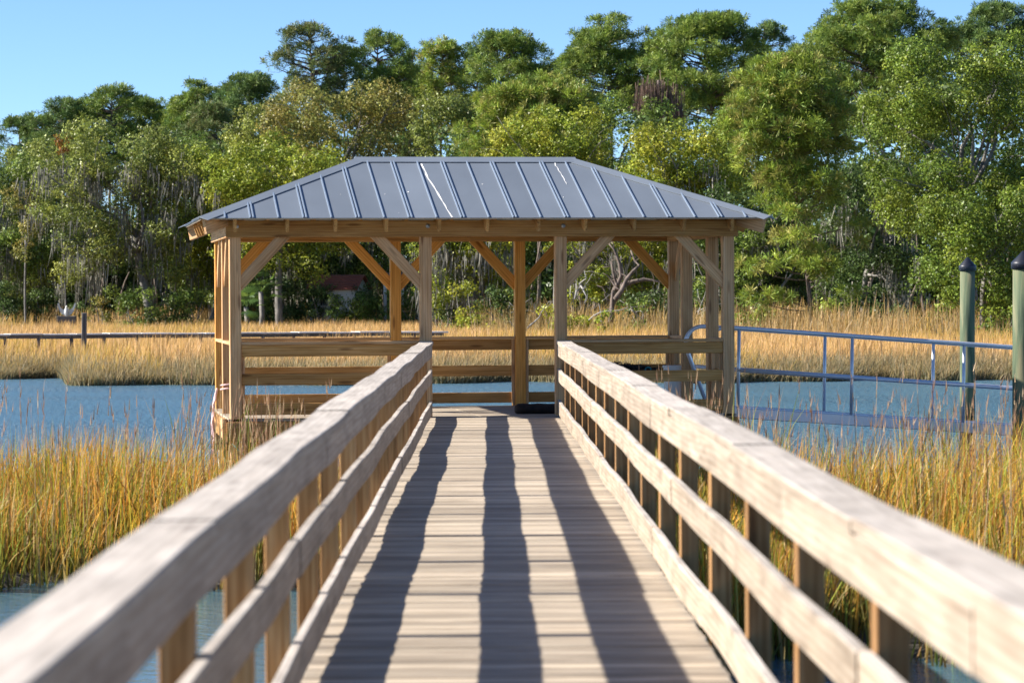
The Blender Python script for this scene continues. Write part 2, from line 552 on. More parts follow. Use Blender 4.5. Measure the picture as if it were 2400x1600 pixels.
# closing wedge against the skewed gazebo floor
ye = y - 0.0735
xa, xb = -0.70, 0.92
wv = [(xa, ye, DECK - 0.036), (xb, ye, DECK - 0.036), (xb, front_y(xb) - 0.008, DECK - 0.036), (xa, front_y(xa) - 0.008, DECK - 0.036)]
wv += [(a, b, DECK - 0.001) for a, b, c in wv]
if front_y(xa) - 0.01 > ye:
    link('plank', mesh_py('plank', wv, [(3, 2, 1, 0), (4, 5, 6, 7), (0, 1, 5, 4), (1, 2, 6, 5), (2, 3, 7, 6), (3, 0, 4, 7)], M_DECK), walk)


def rail_board(name, y0, y1, side, xoff, w, z0, z1, ph, mat, zph):
    """lengthwise board that follows the uneven line of the railing; origin mid-board, long side on local X"""
    n = max(4, int((y1 - y0) / 0.3))
    ym = (y0 + y1) / 2
    base = (xl if side < 0 else xr)
    V, Fs = [], []
    kink = rnd.uniform(-0.004, 0.004)
    zk = rnd.uniform(-0.004, 0.004)
    x0 = base(ym)
    ch = 0.004
    for i in range(n + 1):
        yy = y0 + (y1 - y0) * i / n
        xo = base(yy) + wob(yy, ph) + kink
        zo = DECK + wob(yy, zph, 0.0030) + zk
        # section, x towards outside = side direction
        a, b = xo + side * xoff, xo + side * (xoff + w)
        lo, hi = min(a, b), max(a, b)
        sec = [(lo + ch, z0), (hi - ch, z0), (hi, z0 + ch), (hi, z1 - ch), (hi - ch, z1), (lo + ch, z1), (lo, z1 - ch), (lo, z0 + ch)]
        for (sx_, sz_) in sec:
            # local frame: X along world Y, Y along world -X
            V.append((yy - ym, -(sx_ - x0), sz_ + zo - (DECK + (z0 + z1) / 2)))
    m = 8
    for i in range(n):
        for k in range(m):
            k2 = (k + 1) % m
            Fs.append((i * m + k, (i + 1) * m + k, (i + 1) * m + k2, i * m + k2))
    Fs.append(tuple(range(m)))
    Fs.append(tuple(n * m + k for k in range(m - 1, -1, -1)))
    o = link(name, mesh_py(name, V, Fs, mat), walk)
    o.location = (x0, ym, DECK + (z0 + z1) / 2)
    o.rotation_euler = (0, 0, R(90))
    return o


SP = 1.855
post_y = [13.32 + SP * k for k in range(-8, 13)]
post_y = [p for p in post_y if p < 36.6]
for side, ph in ((-1, 0.4), (1, 2.3)):
    base = xl if side < 0 else xr
    # boards span two or three bays and butt on the posts
    for nm, z0, z1, off, w, zp, shift in (('kick_rail', 0.05 if side < 0 else 0.032, 0.19, 0, 0.038, 0.5, 0), ('middle_rail', 0.43, 0.57, 0, 0.038, 1.7, 1), ('top_rail', 0.736, 0.8745, 0, 0.038, 2.9, 0), ('rail_cap', 0.876, 0.914, -0.012, 0.170, 2.9, 1)):
        cuts = [-3.0] + [p for i, p in enumerate(post_y) if (i + shift) % 2 == 0]
        end = front_y(base(37)) - 0.01
        if end - cuts[-1] < 1.0: cuts.pop()
        cuts.append(end)
        for a, b in zip(cuts[:-1], cuts[1:]):
            rail_board(nm, a + 0.0015, b - 0.0015, side, off, w, z0, z1, ph, M_RAIL, zp + ph)
    for p in post_y:
        xo = base(p) + wob(p, ph) + side * (0.040 + 0.0445)
        pp = p + rnd.uniform(-0.02, 0.02)
        board(walk, 'post', (xo + side * rnd.uniform(0, .006), pp, DECK - 0.34), (xo + side * rnd.uniform(0, .006), pp, DECK + 0.872), 0.089, 0.089, M_POSTW, up=(0, 1, 0))
# structure below the boards
for x in (-0.66, 0.10, 0.87):
    a = -3.0
    while a < 36.9:
        b = min(a + 4.8, 37.0)
        board(walk, 'stringer', (x, a + 0.002, DECK - 0.16), (x, b - 0.002, DECK - 0.16), 0.045, 0.235, M_POSTW)
        a += 4.8
pile_me = lathe_me('pile', [(0.115, -1.6), (0.112, 0), (0.108, 1.0)], M_PILEW, 14, 0.03)
for k in range(0, 9):
    yy = -1.5 + k * 4.6
    for x in (-0.50, 0.72):
        o = link('pile', pile_me, walk); o.location = (x, yy, -0.10)
    board(walk, 'cross_beam', (-0.78, yy, DECK - 0.395), (0.99, yy, DECK - 0.395), 0.09, 0.23, M_POSTW)

# ------------------------------------------------------------------ gazebo (local: x along the front, y into the distance, z up from its floor)
gz = empty('gazebo', (GO[0], GO[1], DECK), GTH)
tag(gz, 'open timber gazebo with slate grey hipped metal roof at the end of the walkway', 'gazebo')
PX = [0.07, 2.39, 4.06, GL - 0.07]
PS = 0.14
posts = [(x, 0.07) for x in PX] + [(x, GG - 0.07) for x in PX] + [(0.07, 1.75), (GL - 0.07, 0.98), (GL - 0.07, 2.58)]
for (x, yy) in posts:
    board(gz, 'post', (x, yy, -0.55), (x, yy, 2.33), PS, PS, M_ORANGE if yy > 3 and x < 5 else M_GAZP, up=(0, 1, 0), bev=0.006)
# floor boards
yy = 0.07
while yy < GG:
    for a, b in ((-0.02, 3.05), (3.054, GL + 0.02)):
        board(gz, 'floor_plank', (a, yy, -0.018 + rnd.uniform(-.0015, .0015)), (b, yy, -0.018 + rnd.uniform(-.0015, .0015)), 0.140, 0.036, M_DECK)
    yy += 0.1462
# band joists, joists, piles
for yb in (-0.025, GG + 0.025):
    board(gz, 'band_joist', (-0.045, yb, -0.160), (GL + 0.045, yb, -0.160), 0.045, 0.235, M_GAZ)
for xb in (-0.0225, GL + 0.0225):
    board(gz, 'band_joist', (xb, 0.0, -0.160), (xb, GG, -0.160), 0.043, 0.235, M_GAZ)
for k in range(1, 10):
    board(gz, 'joist', (GL * k / 10, 0.0, -0.160), (GL * k / 10, GG, -0.160), 0.04, 0.23, M_GAZ)
for yb in (0.5, GG - 0.5):
    board(gz, 'cross_beam', (-0.03, yb, -0.40), (GL + 0.03, yb, -0.40), 0.10, 0.24, M_GAZ)
    for xb in (0.12, 2.2, 4.2, GL - 0.12):
        o = link('pile', pile_me, gz); o.location = (xb, yb + 0.16, -DECK - 0.12)
# splayed bracket end at the left front corner
V = [(-0.09, 0.02, 0.0), (-0.09, 0.62, 0.0), (-0.09, 0.62, -0.12), (-0.09, 0.02, -0.30)]
V += [(-0.047, b, c) for a, b, c in V]
link('corner_bracket', mesh_py('corner_bracket', V, [(0, 1, 2, 3), (7, 6, 5, 4), (0, 4, 5, 1), (1, 5, 6, 2), (2, 6, 7, 3), (3, 7, 4, 0)], M_GAZP), gz)
# beams at the head of the posts
ZB0, ZB1 = 2.19, 2.39
zb = (ZB0 + ZB1) / 2
for yb in (-0.0215, 0.162, GG - 0.162, GG + 0.0215):
    board(gz, 'beam', (-0.042, yb, zb), (GL + 0.042, yb, zb), 0.04, ZB1 - ZB0, M_GAZ)
for xb in (-0.0215, 0.162, GL - 0.162, GL + 0.0215):
    lo, hi = (0.002, GG - 0.002) if xb < 0 or xb > GL else (0.184, GG - 0.184)
    board(gz, 'beam', (xb, lo, zb - 0.003), (xb, hi, zb - 0.003), 0.04, ZB1 - ZB0, M_GAZP if xb < 0 else M_GAZ)
bolt_me = lathe_me('bolt', [(0.026, 0.0), (0.026, 0.006), (0.013, 0.007), (0.013, 0.018)], M_BOLT, 12)
for x in PX:
    o = link('bolt', bolt_me, gz); o.location = (x + 0.02, -0.0425, zb + 0.03); o.rotation_euler = (R(90), 0, 0)


def brace(x, yy, dx, dy, drop=0.60, run=0.52, mat=None):
    q = Vector((x, yy, ZB0 - drop)) + Vector((dx, dy, 0)) * 0.03
    p = Vector((x, yy, ZB0 + 0.05)) + Vector((dx, dy, 0)) * (run + 0.11)
    n = Vector((-dy, dx, 0))
    board(gz, 'brace', q, p, 0.040, 0.135, mat or M_GAZP)


for (x, dx) in ((PX[0], 1), (PX[1], -1), (PX[2], 1), (PX[3], -1)):
    brace(x, 0.045, dx, 0)
for (x, dx) in ((PX[0], 1), (PX[1], -1), (PX[1], 1), (PX[2], -1), (PX[2], 1), (PX[3], -1)):
    brace(x, GG - 0.045, dx, 0, mat=M_ORANGE)
for (yy, dy) in ((0.07, 1), (1.75, -1), (1.75, 1), (GG - 0.07, -1)):
    brace(0.045, yy, 0, dy, 0.55, 0.45)
for (yy, dy) in ((GG - 0.07, -1), (0.07, 1)):
    brace(GL - 0.045, yy, 0, dy, 0.5, 0.33)


def bay(p0, p1, out, boards=True):
    """railing between two posts; out = outward normal"""
    p0, p1, out = Vector((*p0, 0)), Vector((*p1, 0)), Vector((*out, 0))
    d = (p1 - p0).normalized()
    a, b = p0 + d * 0.072, p1 - d * 0.072
    o = out * 0.030
    for nm, z0, z1 in (('kick_rail', 0.04, 0.18), ('middle_rail', 0.40, 0.54), ('top_rail', 0.745, 0.885))[:3 if boards else 0]:
        zc = (z0 + z1) / 2
        board(gz, nm, a + o + Vector((0, 0, zc)), b + o + Vector((0, 0, zc)), 0.038, z1 - z0, M_GAZ)
    board(gz, 'rail_cap', a + Vector((0, 0, 0.907)), b + Vector((0, 0, 0.907)), 0.142, 0.038, M_GAZP)
    for q, s in ((a, 1), (b, -1))[:2 if boards else 0]:
        c = q + d * s * 0.021 - out * 0.012
        board(gz, 'cleat', c + Vector((0, 0, 0.003)), c + Vector((0, 0, 0.885)), 0.040, 0.044, M_GAZP, up=out)


f, bk = 0.07, GG - 0.07
bay((PX[0], f), (PX[1], f), (0, -1)); bay((PX[2], f), (PX[3], f), (0, -1))
for i in range(3): bay((PX[i], bk), (PX[i + 1], bk), (0, 1))
bay((PX[0], f), (PX[0], 1.75), (-1, 0), False); bay((PX[0], 1.75), (PX[0], bk), (-1, 0), False)
bay((PX[3], f), (PX[3], 0.98), (1, 0)); bay((PX[3], 2.58), (PX[3], bk), (1, 0))

# roof
OV = 0.372
EL_, EW = GL + 2 * OV, GG + 2 * OV
HALF = EW / 2
ZE, RISE = 2.412, 0.806
TP = RISE / HALF


def slope(i):
    """origin corner, u direction, v direction (horizontal), length of the four roof slopes"""
    if i == 0: return Vector((-OV, -OV, 0)), Vector((1, 0, 0)), Vector((0, 1, 0)), EL_
    if i == 1: return Vector((GL + OV, -OV, 0)), Vector((0, 1, 0)), Vector((-1, 0, 0)), EW
    if i == 2: return Vector((GL + OV, GG + OV, 0)), Vector((-1, 0, 0)), Vector((0, -1, 0)), EL_
    return Vector((-OV, GG + OV, 0)), Vector((0, -1, 0)), Vector((1, 0, 0)), EW


def rp(i, u, v, lift=0.0):
    o, du, dv, L = slope(i)
    n = Vector((-dv.x * TP, -dv.y * TP, 1)).normalized()
    p = o + du * u + dv * v
    p.z = ZE + v * TP
    return p + n * lift


def prism(name, poly, n, th, mat, parent):
    k = len(poly)
    V = [p for p in poly] + [p - n * th for p in poly]
    Fs = [tuple(range(k)), tuple(range(2 * k - 1, k - 1, -1))] + [(a, a + k, (a + 1) % k + k, (a + 1) % k) for a in range(k)]
    return link(name, mesh_py(name, V, Fs, mat), parent)


# sheathing under the metal: one closed shell of four slopes
SV, SF = [], []
for i in range(4):
    o, du, dv, L = slope(i)
    n = Vector((-dv.x * TP, -dv.y * TP, 1)).normalized()
    e = 0.03
    poly = [rp(i, e, e * 0.4, -0.006), rp(i, L - e, e * 0.4, -0.006), rp(i, L - HALF, HALF, -0.006), rp(i, HALF, HALF, -0.006)]
    if i % 2: poly = poly[:3]
    k = len(poly); b0 = len(SV)
    SV += poly + [p - n * 0.018 for p in poly]
    SF += [tuple(b0 + a for a in range(k)), tuple(b0 + a for a in range(2 * k - 1, k - 1, -1))]
    SF += [(b0 + a, b0 + a + k, b0 + (a + 1) % k + k, b0 + (a + 1) % k) for a in range(k)]
roof = link('roof', mesh_py('roof', SV, SF, M_SHEATH), gz)
PITCH = 0.318
for i in range(4):
    o, du, dv, L = slope(i)
    n = Vector((-dv.x * TP, -dv.y * TP, 1)).normalized()
    vm = lambda u: max(0.0, min(u, L - u, HALF))
    us = [0.0]
    c0 = L / 2 - PITCH * int((L / 2 - 0.06) / PITCH)
    u = c0
    while u < L - 0.05: us.append(u); u += PITCH
    us.append(L)
    for a, b in zip(us[:-1], us[1:]):
        a2, b2 = a + 0.001, b - 0.001
        pts = [(a2, 0), (b2, 0), (b2, vm(b2))]
        for kx in (L - HALF, HALF):
            if a2 < kx < b2: pts.append((kx, vm(kx)))
        pts.append((a2, vm(a2)))
        poly = [rp(i, *q) for q in pts]
        if (poly[-1] - poly[0]).length < 1e-4: poly = poly[:-1]
        if len(poly) >= 3:
            prism('roof_panel', poly, n, 0.004, M_ROOF, roof)
    for j, u in enumerate(us[1:-1]):
        top = vm(u) - 0.05
        if top < 0.03: continue
        offs = (-0.018, 0.018) if j % 2 else (0.0,)
        for of in offs:
            board(roof, 'seam', rp(i, u + of, -0.004, 0.008), rp(i, u + of, top, 0.008), 0.020, 0.016, M_SEAM, up=n, bev=0.003)
# hip and ridge caps: folded flashing
def cap_strip(name, pa, pb, na, nb, wa):
    """folded strip from pa to pb lying on slopes with normals na, nb"""
    d = (pb - pa).normalized()
    ta = na.cross(d).normalized(); tb = d.cross(nb).normalized()
    if ta.z > 0: ta = -ta
    if tb.z > 0: tb = -tb
    lift = (na + nb).normalized() * 0.017
    V, Fs = [], []
    for p in (pa, pb):
        V += [p + ta * wa + na * 0.012, p + lift + Vector((0, 0, .004)), p + tb * wa + nb * 0.012,
              p + ta * wa + na * 0.004, p + lift * 0.4, p + tb * wa + nb * 0.004]
    Fs = [(0, 1, 7, 6), (1, 2, 8, 7), (3, 9, 10, 4), (4, 10, 11, 5), (0, 6, 9, 3), (2, 5, 11, 8), (0, 3, 4, 1), (1, 4, 5, 2), (6, 7, 10, 9), (7, 8, 11, 10)]
    me = mesh_py(name, V, Fs, M_ROOF)
    bm = bmesh.new(); bm.from_mesh(me); bmesh.ops.recalc_face_normals(bm, faces=bm.faces); bm.to_mesh(me); bm.free()
    return link(name, me, roof)


nrm = [Vector((-slope(i)[2].x * TP, -slope(i)[2].y * TP, 1)).normalized() for i in range(4)]
ridge_a, ridge_b = rp(0, HALF, HALF), rp(0, EL_ - HALF, HALF)
cap_strip('ridge_cap', ridge_a - Vector((0.06, 0, -.002)), ridge_b + Vector((0.06, 0, .002)), nrm[0], nrm[2], 0.17)
cap_strip('hip_cap', rp(0, 0, 0), ridge_a, nrm[3], nrm[0], 0.135)
cap_strip('hip_cap', rp(0, EL_, 0), ridge_b, nrm[0], nrm[1], 0.135)
cap_strip('hip_cap', rp(2, 0, 0), ridge_b, nrm[1], nrm[2], 0.135)
cap_strip('hip_cap', rp(2, EL_, 0), ridge_a, nrm[2], nrm[3], 0.135)
# white streaks of bird droppings on the front slope
def streak(u0, v0, u1, v1, w0, seed):
    r = random.Random(seed)
    n = 14
    V, Fs = [], []
    uo = 0
    for k in range(n + 1):
        t = k / n
        uo += r.uniform(-0.010, 0.010)
        w = w0 * (0.5 + r.random()) * (1 - 0.35 * t)
        u, v = u0 + (u1 - u0) * t + uo, v0 + (v1 - v0) * t
        V += [rp(0, u - w, v, 0.0035), rp(0, u + w, v, 0.0035)]
    for k in range(n): Fs.append((2 * k, 2 * k + 1, 2 * k + 3, 2 * k + 2))
    link('white_streak', mesh_py('white_streak', V, Fs, M_DROP), roof)


streak(2.90, HALF - 0.20, 3.02, 0.01, 0.011, 3)
streak(4.62, HALF - 0.15, 4.66, HALF - 0.95, 0.006, 9)
r9 = random.Random(12)
for k in range(9):
    u, v = r9.uniform(1.2, 6.2), r9.uniform(0.15, 1.7)
    if v < min(u, EL_ - u) - 0.3:
        s = r9.uniform(0.005, 0.013)
        V = [rp(0, u + s * math.cos(a) * r9.uniform(.6, 1.2), v + 1.5 * s * math.sin(a) * r9.uniform(.6, 1.2), 0.0035) for a in [i * math.pi / 3 for i in range(6)]]
        link('white_spot', mesh_py('white_spot', V, [tuple(range(6))], M_DROP), roof)
# rafters
RD = 0.175
for i in range(4):
    o, du, dv, L = slope(i)
    n = nrm[i]
    k0 = int((L / 2 - 0.35) / 0.61)
    for k in range(-k0, k0 + 1):
        u = L / 2 + k * 0.61 + rnd.uniform(-0.03, 0.03)
        v1 = min(u, L - u, HALF) - 0.03
        lift = -0.025 - RD / 2
        board(gz, 'rafter', rp(i, u, 0.055, lift), rp(i, u, v1 - 0.01, lift), 0.038, RD, M_GAZ, up=n)
for (ci, cu) in ((0, 0), (0, EL_), (2, 0), (2, EL_)):
    c = rp(ci, cu, 0)
    rg = ridge_a if (ci, cu) in ((0, 0), (2, EL_)) else ridge_b
    d = (rg - c).normalized()
    board(gz, 'hip_rafter', c + d * 0.09 - Vector((0, 0, 0.125)), rg - Vector((0, 0, 0.125)), 0.042, 0.185, M_GAZP)
board(gz, 'ridge_board', ridge_a - Vector((0, 0, 0.15)), ridge_b - Vector((0, 0, 0.15)), 0.04, 0.2, M_GAZ)
# ------------------------------------------------------------------ things on the gazebo
def gw(x, yy, z):
    return Vector((GO[0] + x * GC - yy * GS, GO[1] + x * GS + yy * GC, DECK + z))


lg = lathe_me('log', [(0.012, 0.0), (0.045, 0.012), (0.066, 0.05), (0.070, 0.12), (0.064, 0.2), (0.072, 0.3), (0.066, 0.42), (0.07, 0.6), (0.062, 0.62)], M_LOG, 14, 0.12)
o = link('log', lg)
o.matrix_world = Matrix.Translation(gw(3.545, 0.52, 0.062)) @ Matrix.Rotation(GTH, 4, 'Z') @ Matrix.Rotation(R(90), 4, 'Y')
tag(o, 'short dark log lying on the gazebo floor by the right railing end', 'log')

# netting heaped on the back rail
rs = random.Random(5)
lst = []
for k in range(70):
    x0 = rs.uniform(4.75, 5.85); pts = []
    for j in range(7):
        t = j / 6
        pts.append(gw(x0 + rs.uniform(-.16, .16), GG - 0.13 + rs.uniform(-.06, .06), 0.44 + rs.uniform(0, 0.15) * (1 - abs(x0 - 5.3) * 1.1)))
    lst.append((pts, 0.006))
o = link('fishing_net', tubes_me('fishing_net', lst, M_NET, 4))
tag(o, 'dark tangled netting heaped on the middle rail at the back of the gazebo', 'net')
lst = [([gw(5.78 + 0.04 * math.cos(a), GG - 0.2, 0.47 + 0.03 * math.sin(a)) for a in np.linspace(0, 6, 14)], 0.010)]
link('teal_cord', tubes_me('teal_cord', lst, M_TEAL, 5), o)

wb = empty('white_box', gw(GL - 0.20, 2.72, 0.0), GTH)
tag(wb, 'small white plastic bin standing near the gangway opening of the gazebo', 'bin')
V = []
for z, s in ((0.0, 0.115), (0.53, 0.13)):
    V += [(-s, -s, z), (s, -s, z), (s, s, z), (-s, s, z)]
for z, s in ((0.53, 0.115), (0.03, 0.10)):
    V += [(-s, -s, z), (s, -s, z), (s, s, z), (-s, s, z)]
Fs = [(3, 2, 1, 0)]
for a in (0, 4, 8):
    Fs += [(a + k, a + (k + 1) % 4, a + 4 + (k + 1) % 4, a + 4 + k) for k in range(4)]
Fs.append((12, 13, 14, 15))
link('tub', mesh_py('tub', V, Fs, M_WHITE), wb)
for a in range(4):
    c, s = math.cos(a * math.pi / 2), math.sin(a * math.pi / 2)
    board(wb, 'rim', (0.132 * c - 0.14 * s, 0.132 * s + 0.14 * c, 0.52), (0.132 * c + 0.14 * s, 0.132 * s - 0.14 * c, 0.52), 0.014, 0.03, M_WHITE)

# rope tied round the left corner post, and loose line
rs = random.Random(3)
lst = []
for k in range(4):
    yy = 3.0 + rs.uniform(-.2, .2)
    pts = []
    for j in range(11):
        t = j / 10
        pts.append(gw(-0.06 - 0.045 * math.sin(t * 3.1) * (1 + rs.uniform(-.3, .3)), 1.9 + (0.55 * t if k % 2 else 0.18 * t) + rs.uniform(-.04, .04), 0.31 - 0.95 * t * (0.7 + 0.1 * k)))
    lst.append((pts, 0.013))
pts = [gw(0.07 + 0.088 * math.cos(a) , 1.75 + 0.088 * math.sin(a), 0.28 + 0.008 * a) for a in np.linspace(0, 13, 40)]
lst.append((pts, 0.012))
o = link('rope', tubes_me('rope', lst, M_ROPE, 6))
tag(o, 'faded pink rope knotted round a left side post and hanging to the water', 'rope')
pts = [gw(0.02 + 1.1 * t, -0.07 - 0.03 * math.sin(3.1 * t), -0.30 - 0.42 * math.sin(3.1415 * min(1, t * 1.05)) + 0.30 * t) for t in np.linspace(0, 1, 24)]
o = link('loose_line', tubes_me('loose_line', [(pts, 0.005)], M_LINE, 5))
tag(o, 'thin green line sagging below the front left edge of the gazebo floor', 'line')

# ------------------------------------------------------------------ gangway
GW0 = gw(GL + 0.02, 1.78, 0.0)
gang = empty('gangway', GW0, R(9.0))
tag(gang, 'sloping aluminium gangway with tube handrails leaving the right side of the gazebo', 'gangway')
SLP = -math.tan(R(4.25)); GLEN = 7.6; HWD = 0.66


def gp(s, w, z):
    return Vector((s, w, z + SLP * s))


for w in (-HWD, HWD):
    board(gang, 'side_beam', gp(0.12, w, -0.02), gp(GLEN, w, -0.02), 0.05, 0.135, M_ALU, bev=0.008)
    pts = [gp(GLEN, w, 1.06), gp(4, w, 1.06), gp(0.15, w, 1.06)]
    for a in np.linspace(0, 1.9, 8):
        pts.append(gp(0.12 - 0.24 * math.sin(a), w, 0.82 + 0.24 * math.cos(a)))
    pts.append(gp(0.16, w, 0.04))
    link('handrail', tubes_me('handrail', [(pts, 0.027)], M_ALU, 10), gang)
    link('middle_tube', tubes_me('middle_tube', [([gp(0.0, w, 0.525), gp(GLEN, w, 0.525)], 0.026)], M_ALU, 10), gang)
    for s in (0.26, 1.75, 3.24, 4.73, 6.22):
        link('upright', tubes_me('upright', [([gp(s, w, 0.03), gp(s + 0.02, w, 1.05)], 0.022)], M_ALU, 8), gang)
k = 0.2
while k < GLEN:
    board(gang, 'tread', gp(k, -HWD + 0.03, 0.0), gp(k, HWD - 0.03, 0.0), 0.14, 0.03, M_ALU)
    k += 0.15

# ------------------------------------------------------------------ capped mooring piles
for (px_, ytop, D, dia, lean, lab) in ((2222, 590, 50.0, 0.245, 0.3, 'green treated mooring pile with black cone cap, behind the gangway rail'),
                                       (2349, 576, 38.4, 0.262, 0.35, 'green treated mooring pile with black cone cap, cut by the right edge of the photo')):
    p = at(px_, ytop, D)
    h = p.z
    root = empty('mooring_pile', (p.x, p.y, 0))
    root.rotation_euler = (0, R(lean), 0)
    tag(root, lab, 'pile', 'capped mooring piles')
    r = dia / 2
    link('shaft', lathe_me('shaft', [(r * 1.03, -1.5), (r, 0), (r, 1.0), (r * 0.99, 2.0), (r * 0.98, h - 0.21)], M_PILE, 24, 0.012), root)
    link('cap', lathe_me('cap', [(r * 1.15, h - 0.225), (r * 1.16, h - 0.15), (r * 1.13, h - 0.142), (r * 0.56, h - 0.070), (0.012, h - 0.002), (0.002, h)], M_CAP, 24), root)

# ------------------------------------------------------------------ reeds and grass
def blades(name, P, H, W, lean, cols_base, cols_tip, seed, mat=M_GRASS, seg=3, curl=0.25):
    """P (n,3) roots; returns one mesh of bent tapering blades"""
    rg = np.random.default_rng(seed)
    n = len(P)
    az = rg.uniform(0, 2 * np.pi, n)
    la = rg.normal(0, 1, n) * lean
    d = np.stack([np.cos(az), np.sin(az)], -1)
    d[:, 0] += 0.35                          # leaning a little down-wind
    face = rg.uniform(-1.57, 1.57, n)
    side = np.stack([np.cos(face), np.sin(face)], -1)
    V = np.zeros((n, 2 * seg + 1, 3), np.float32)
    C = np.zeros((n, 2 * seg + 1, 3), np.float32)
    for k in range(seg + 1):
        t = k / seg
        off = (np.abs(la) * (t + curl * t ** 3))[:, None] * d * H[:, None]
        z = H * t * (1 - 0.25 * np.abs(la) * t)
        wd = W * (1 - 0.75 * t) * 0.62
        c = cols_base * (1 - t) + cols_tip * t
        if k < seg:
            for j, s in ((0, -1), (1, 1)):
                V[:, 2 * k + j, 0] = P[:, 0] + off[:, 0] + s * side[:, 0] * wd
                V[:, 2 * k + j, 1] = P[:, 1] + off[:, 1] + s * side[:, 1] * wd
                V[:, 2 * k + j, 2] = P[:, 2] + z
                C[:, 2 * k + j] = c
        else:
            V[:, 2 * k, 0] = P[:, 0] + off[:, 0]; V[:, 2 * k, 1] = P[:, 1] + off[:, 1]; V[:, 2 * k, 2] = P[:, 2] + z
            C[:, 2 * k] = c
    m = 2 * seg + 1
    tri = []
    for k in range(seg - 1):
        a = 2 * k
        tri += [(a, a + 1, a + 3), (a, a + 3, a + 2)]
    tri.append((2 * seg - 2, 2 * seg - 1, 2 * seg))
    tri = np.array(tri)
    F = (np.arange(n)[:, None, None] * m + tri[None]).reshape(-1, 3)
    return mesh_np(name, V.reshape(-1, 3), F, mat, C.reshape(-1, 3))


def pick(rg, pal, n, jit=0.18):
    pal = np.array(pal)
    c = pal[rg.integers(0, len(pal), n)]
    return c * (1 + rg.normal(0, jit, (n, 1))).clip(0.5, 1.6)


TIP_N = [(0.22, 0.26, 0.03), (0.17, 0.22, 0.03), (0.48, 0.20, 0.03), (0.46, 0.22, 0.025), (0.52, 0.28, 0.03), (0.42, 0.30, 0.025), (0.30, 0.29, 0.03), (0.36, 0.14, 0.025), (0.30, 0.15, 0.06), (0.50, 0.36, 0.16)]
BASE_N = [(0.09, 0.14, 0.025), (0.13, 0.17, 0.03), (0.12, 0.135, 0.025), (0.19, 0.16, 0.03), (0.24, 0.20, 0.09), (0.08, 0.09, 0.02), (0.24, 0.14, 0.04), (0.05, 0.045, 0.02)]
SEED_N = [(0.48, 0.31, 0.17), (0.55, 0.40, 0.24), (0.36, 0.19, 0.11), (0.30, 0.16, 0.10)]


def reed_bed(name, label, region, x0, x1, y0, y1, n, seed, hmin=0.75, hmax=1.4, ncul=260):
    rg = np.random.default_rng(seed)
    x = rg.uniform(x0, x1, n * 6); yv = rg.uniform(y0, y1, n * 6)
    dens = 0.55 + 0.45 * np.sin(x * 2.1 + 1.3 * np.sin(yv * 1.7)) * np.sin(yv * 2.3 + x)
    keep = (region(x, yv) > 0.5) & (rg.random(n * 6) < 0.06 + 0.94 * dens ** 2.2)
    x, yv = x[keep][:n], yv[keep][:n]
    n = len(x)
    P = np.stack([x, yv, np.full(n, -0.02)], -1)
    H = rg.uniform(hmin, hmax, n) * (0.88 + 0.16 * np.sin(x * 1.4 + yv * 0.8))
    H *= 0.72 + 0.28 * ssm(0, 1.6, yv - (region_front(region, x)))
    W = rg.uniform(0.010, 0.022, n)
    me = blades(name, P, H, W, 0.19, pick(rg, BASE_N, n, 0.35) * 1.3, pick(rg, TIP_N, n, 0.35) * 1.45, seed + 1, seg=3, curl=0.7)
    o = tag(link(name, me), label, 'grass', kind='stuff')
    # flowering culms that stand above the bed
    xc = rg.uniform(x0, x1, ncul * 3); yc = rg.uniform(y0, y1, ncul * 3)
    keep = region(xc, yc) > 0.4
    xc, yc = xc[keep][:ncul], yc[keep][:ncul]
    nc = len(xc)
    P = np.stack([xc, yc, np.full(nc, 0.0)], -1)
    H = rg.uniform(1.2, 1.9, nc)
    me1 = blades('flower_stalk', P, H, np.full(nc, 0.010), 0.10, pick(rg, BASE_N, nc), pick(rg, SEED_N, nc), seed + 2, seg=5, curl=0.9)
    tag(link('flower_stalk', me1, o), kind='stuff')
    # seed heads: several short spikes at each tip
    vt = np.empty(len(me1.vertices) * 3, np.float32); me1.vertices.foreach_get('co', vt)
    vt = vt.reshape(nc, 11, 3)
    tips, low = vt[:, 10], vt[:, 8]
    q = rg.uniform(0, 1, (nc, 6, 1)); Pt = (low[:, None] * (1 - q) + tips[:, None] * q).reshape(-1, 3)
    ns = len(Pt)
    me2 = blades('seed_head', Pt, rg.uniform(0.06, 0.16, ns), rg.uniform(0.006, 0.011, ns), 0.13, pick(rg, SEED_N, ns), pick(rg, SEED_N, ns), seed + 3, seg=2)
    tag(link('seed_head', me2, o), kind='stuff')
    return o


def region_front(region, x):
    if region is near_l: return 28.2 + 0.5 * np.sin(x * 1.3)
    return 22.6 + 0.6 * np.sin(x * 1.1 + 1)


reed_bed('cordgrass', 'golden green cordgrass bed left of the walkway in front of the open water', near_l, -12, -0.9, 27, 36.5, 24000, 21, ncul=380)
reed_bed('cordgrass', 'golden green cordgrass bed right of the walkway in front of the gangway', near_r, 1.1, 13, 21.5, 36, 36000, 31, 0.75, 1.55, ncul=700)

# culms by the gazebo's front corners
rg = np.random.default_rng(77)
Pc = np.concatenate([np.stack([rg.uniform(-3.75, -2.3, 150), rg.uniform(35.3, 36.6, 150), np.zeros(150)], -1),
                     np.stack([rg.uniform(1.75, 3.4, 110), rg.uniform(34.0, 36.8, 110), np.zeros(110)], -1)])
me = blades('reed_fringe', Pc, rg.uniform(0.9, 1.75, len(Pc)), rg.uniform(0.012, 0.022, len(Pc)), 0.13, pick(rg, BASE_N, len(Pc)), pick(rg, SEED_N + TIP_N[:2], len(Pc)), 78, seg=5, curl=0.9)
tag(link('reed_fringe', me), 'loose tall reed stalks at the front corners of the gazebo', 'reeds', kind='stuff')

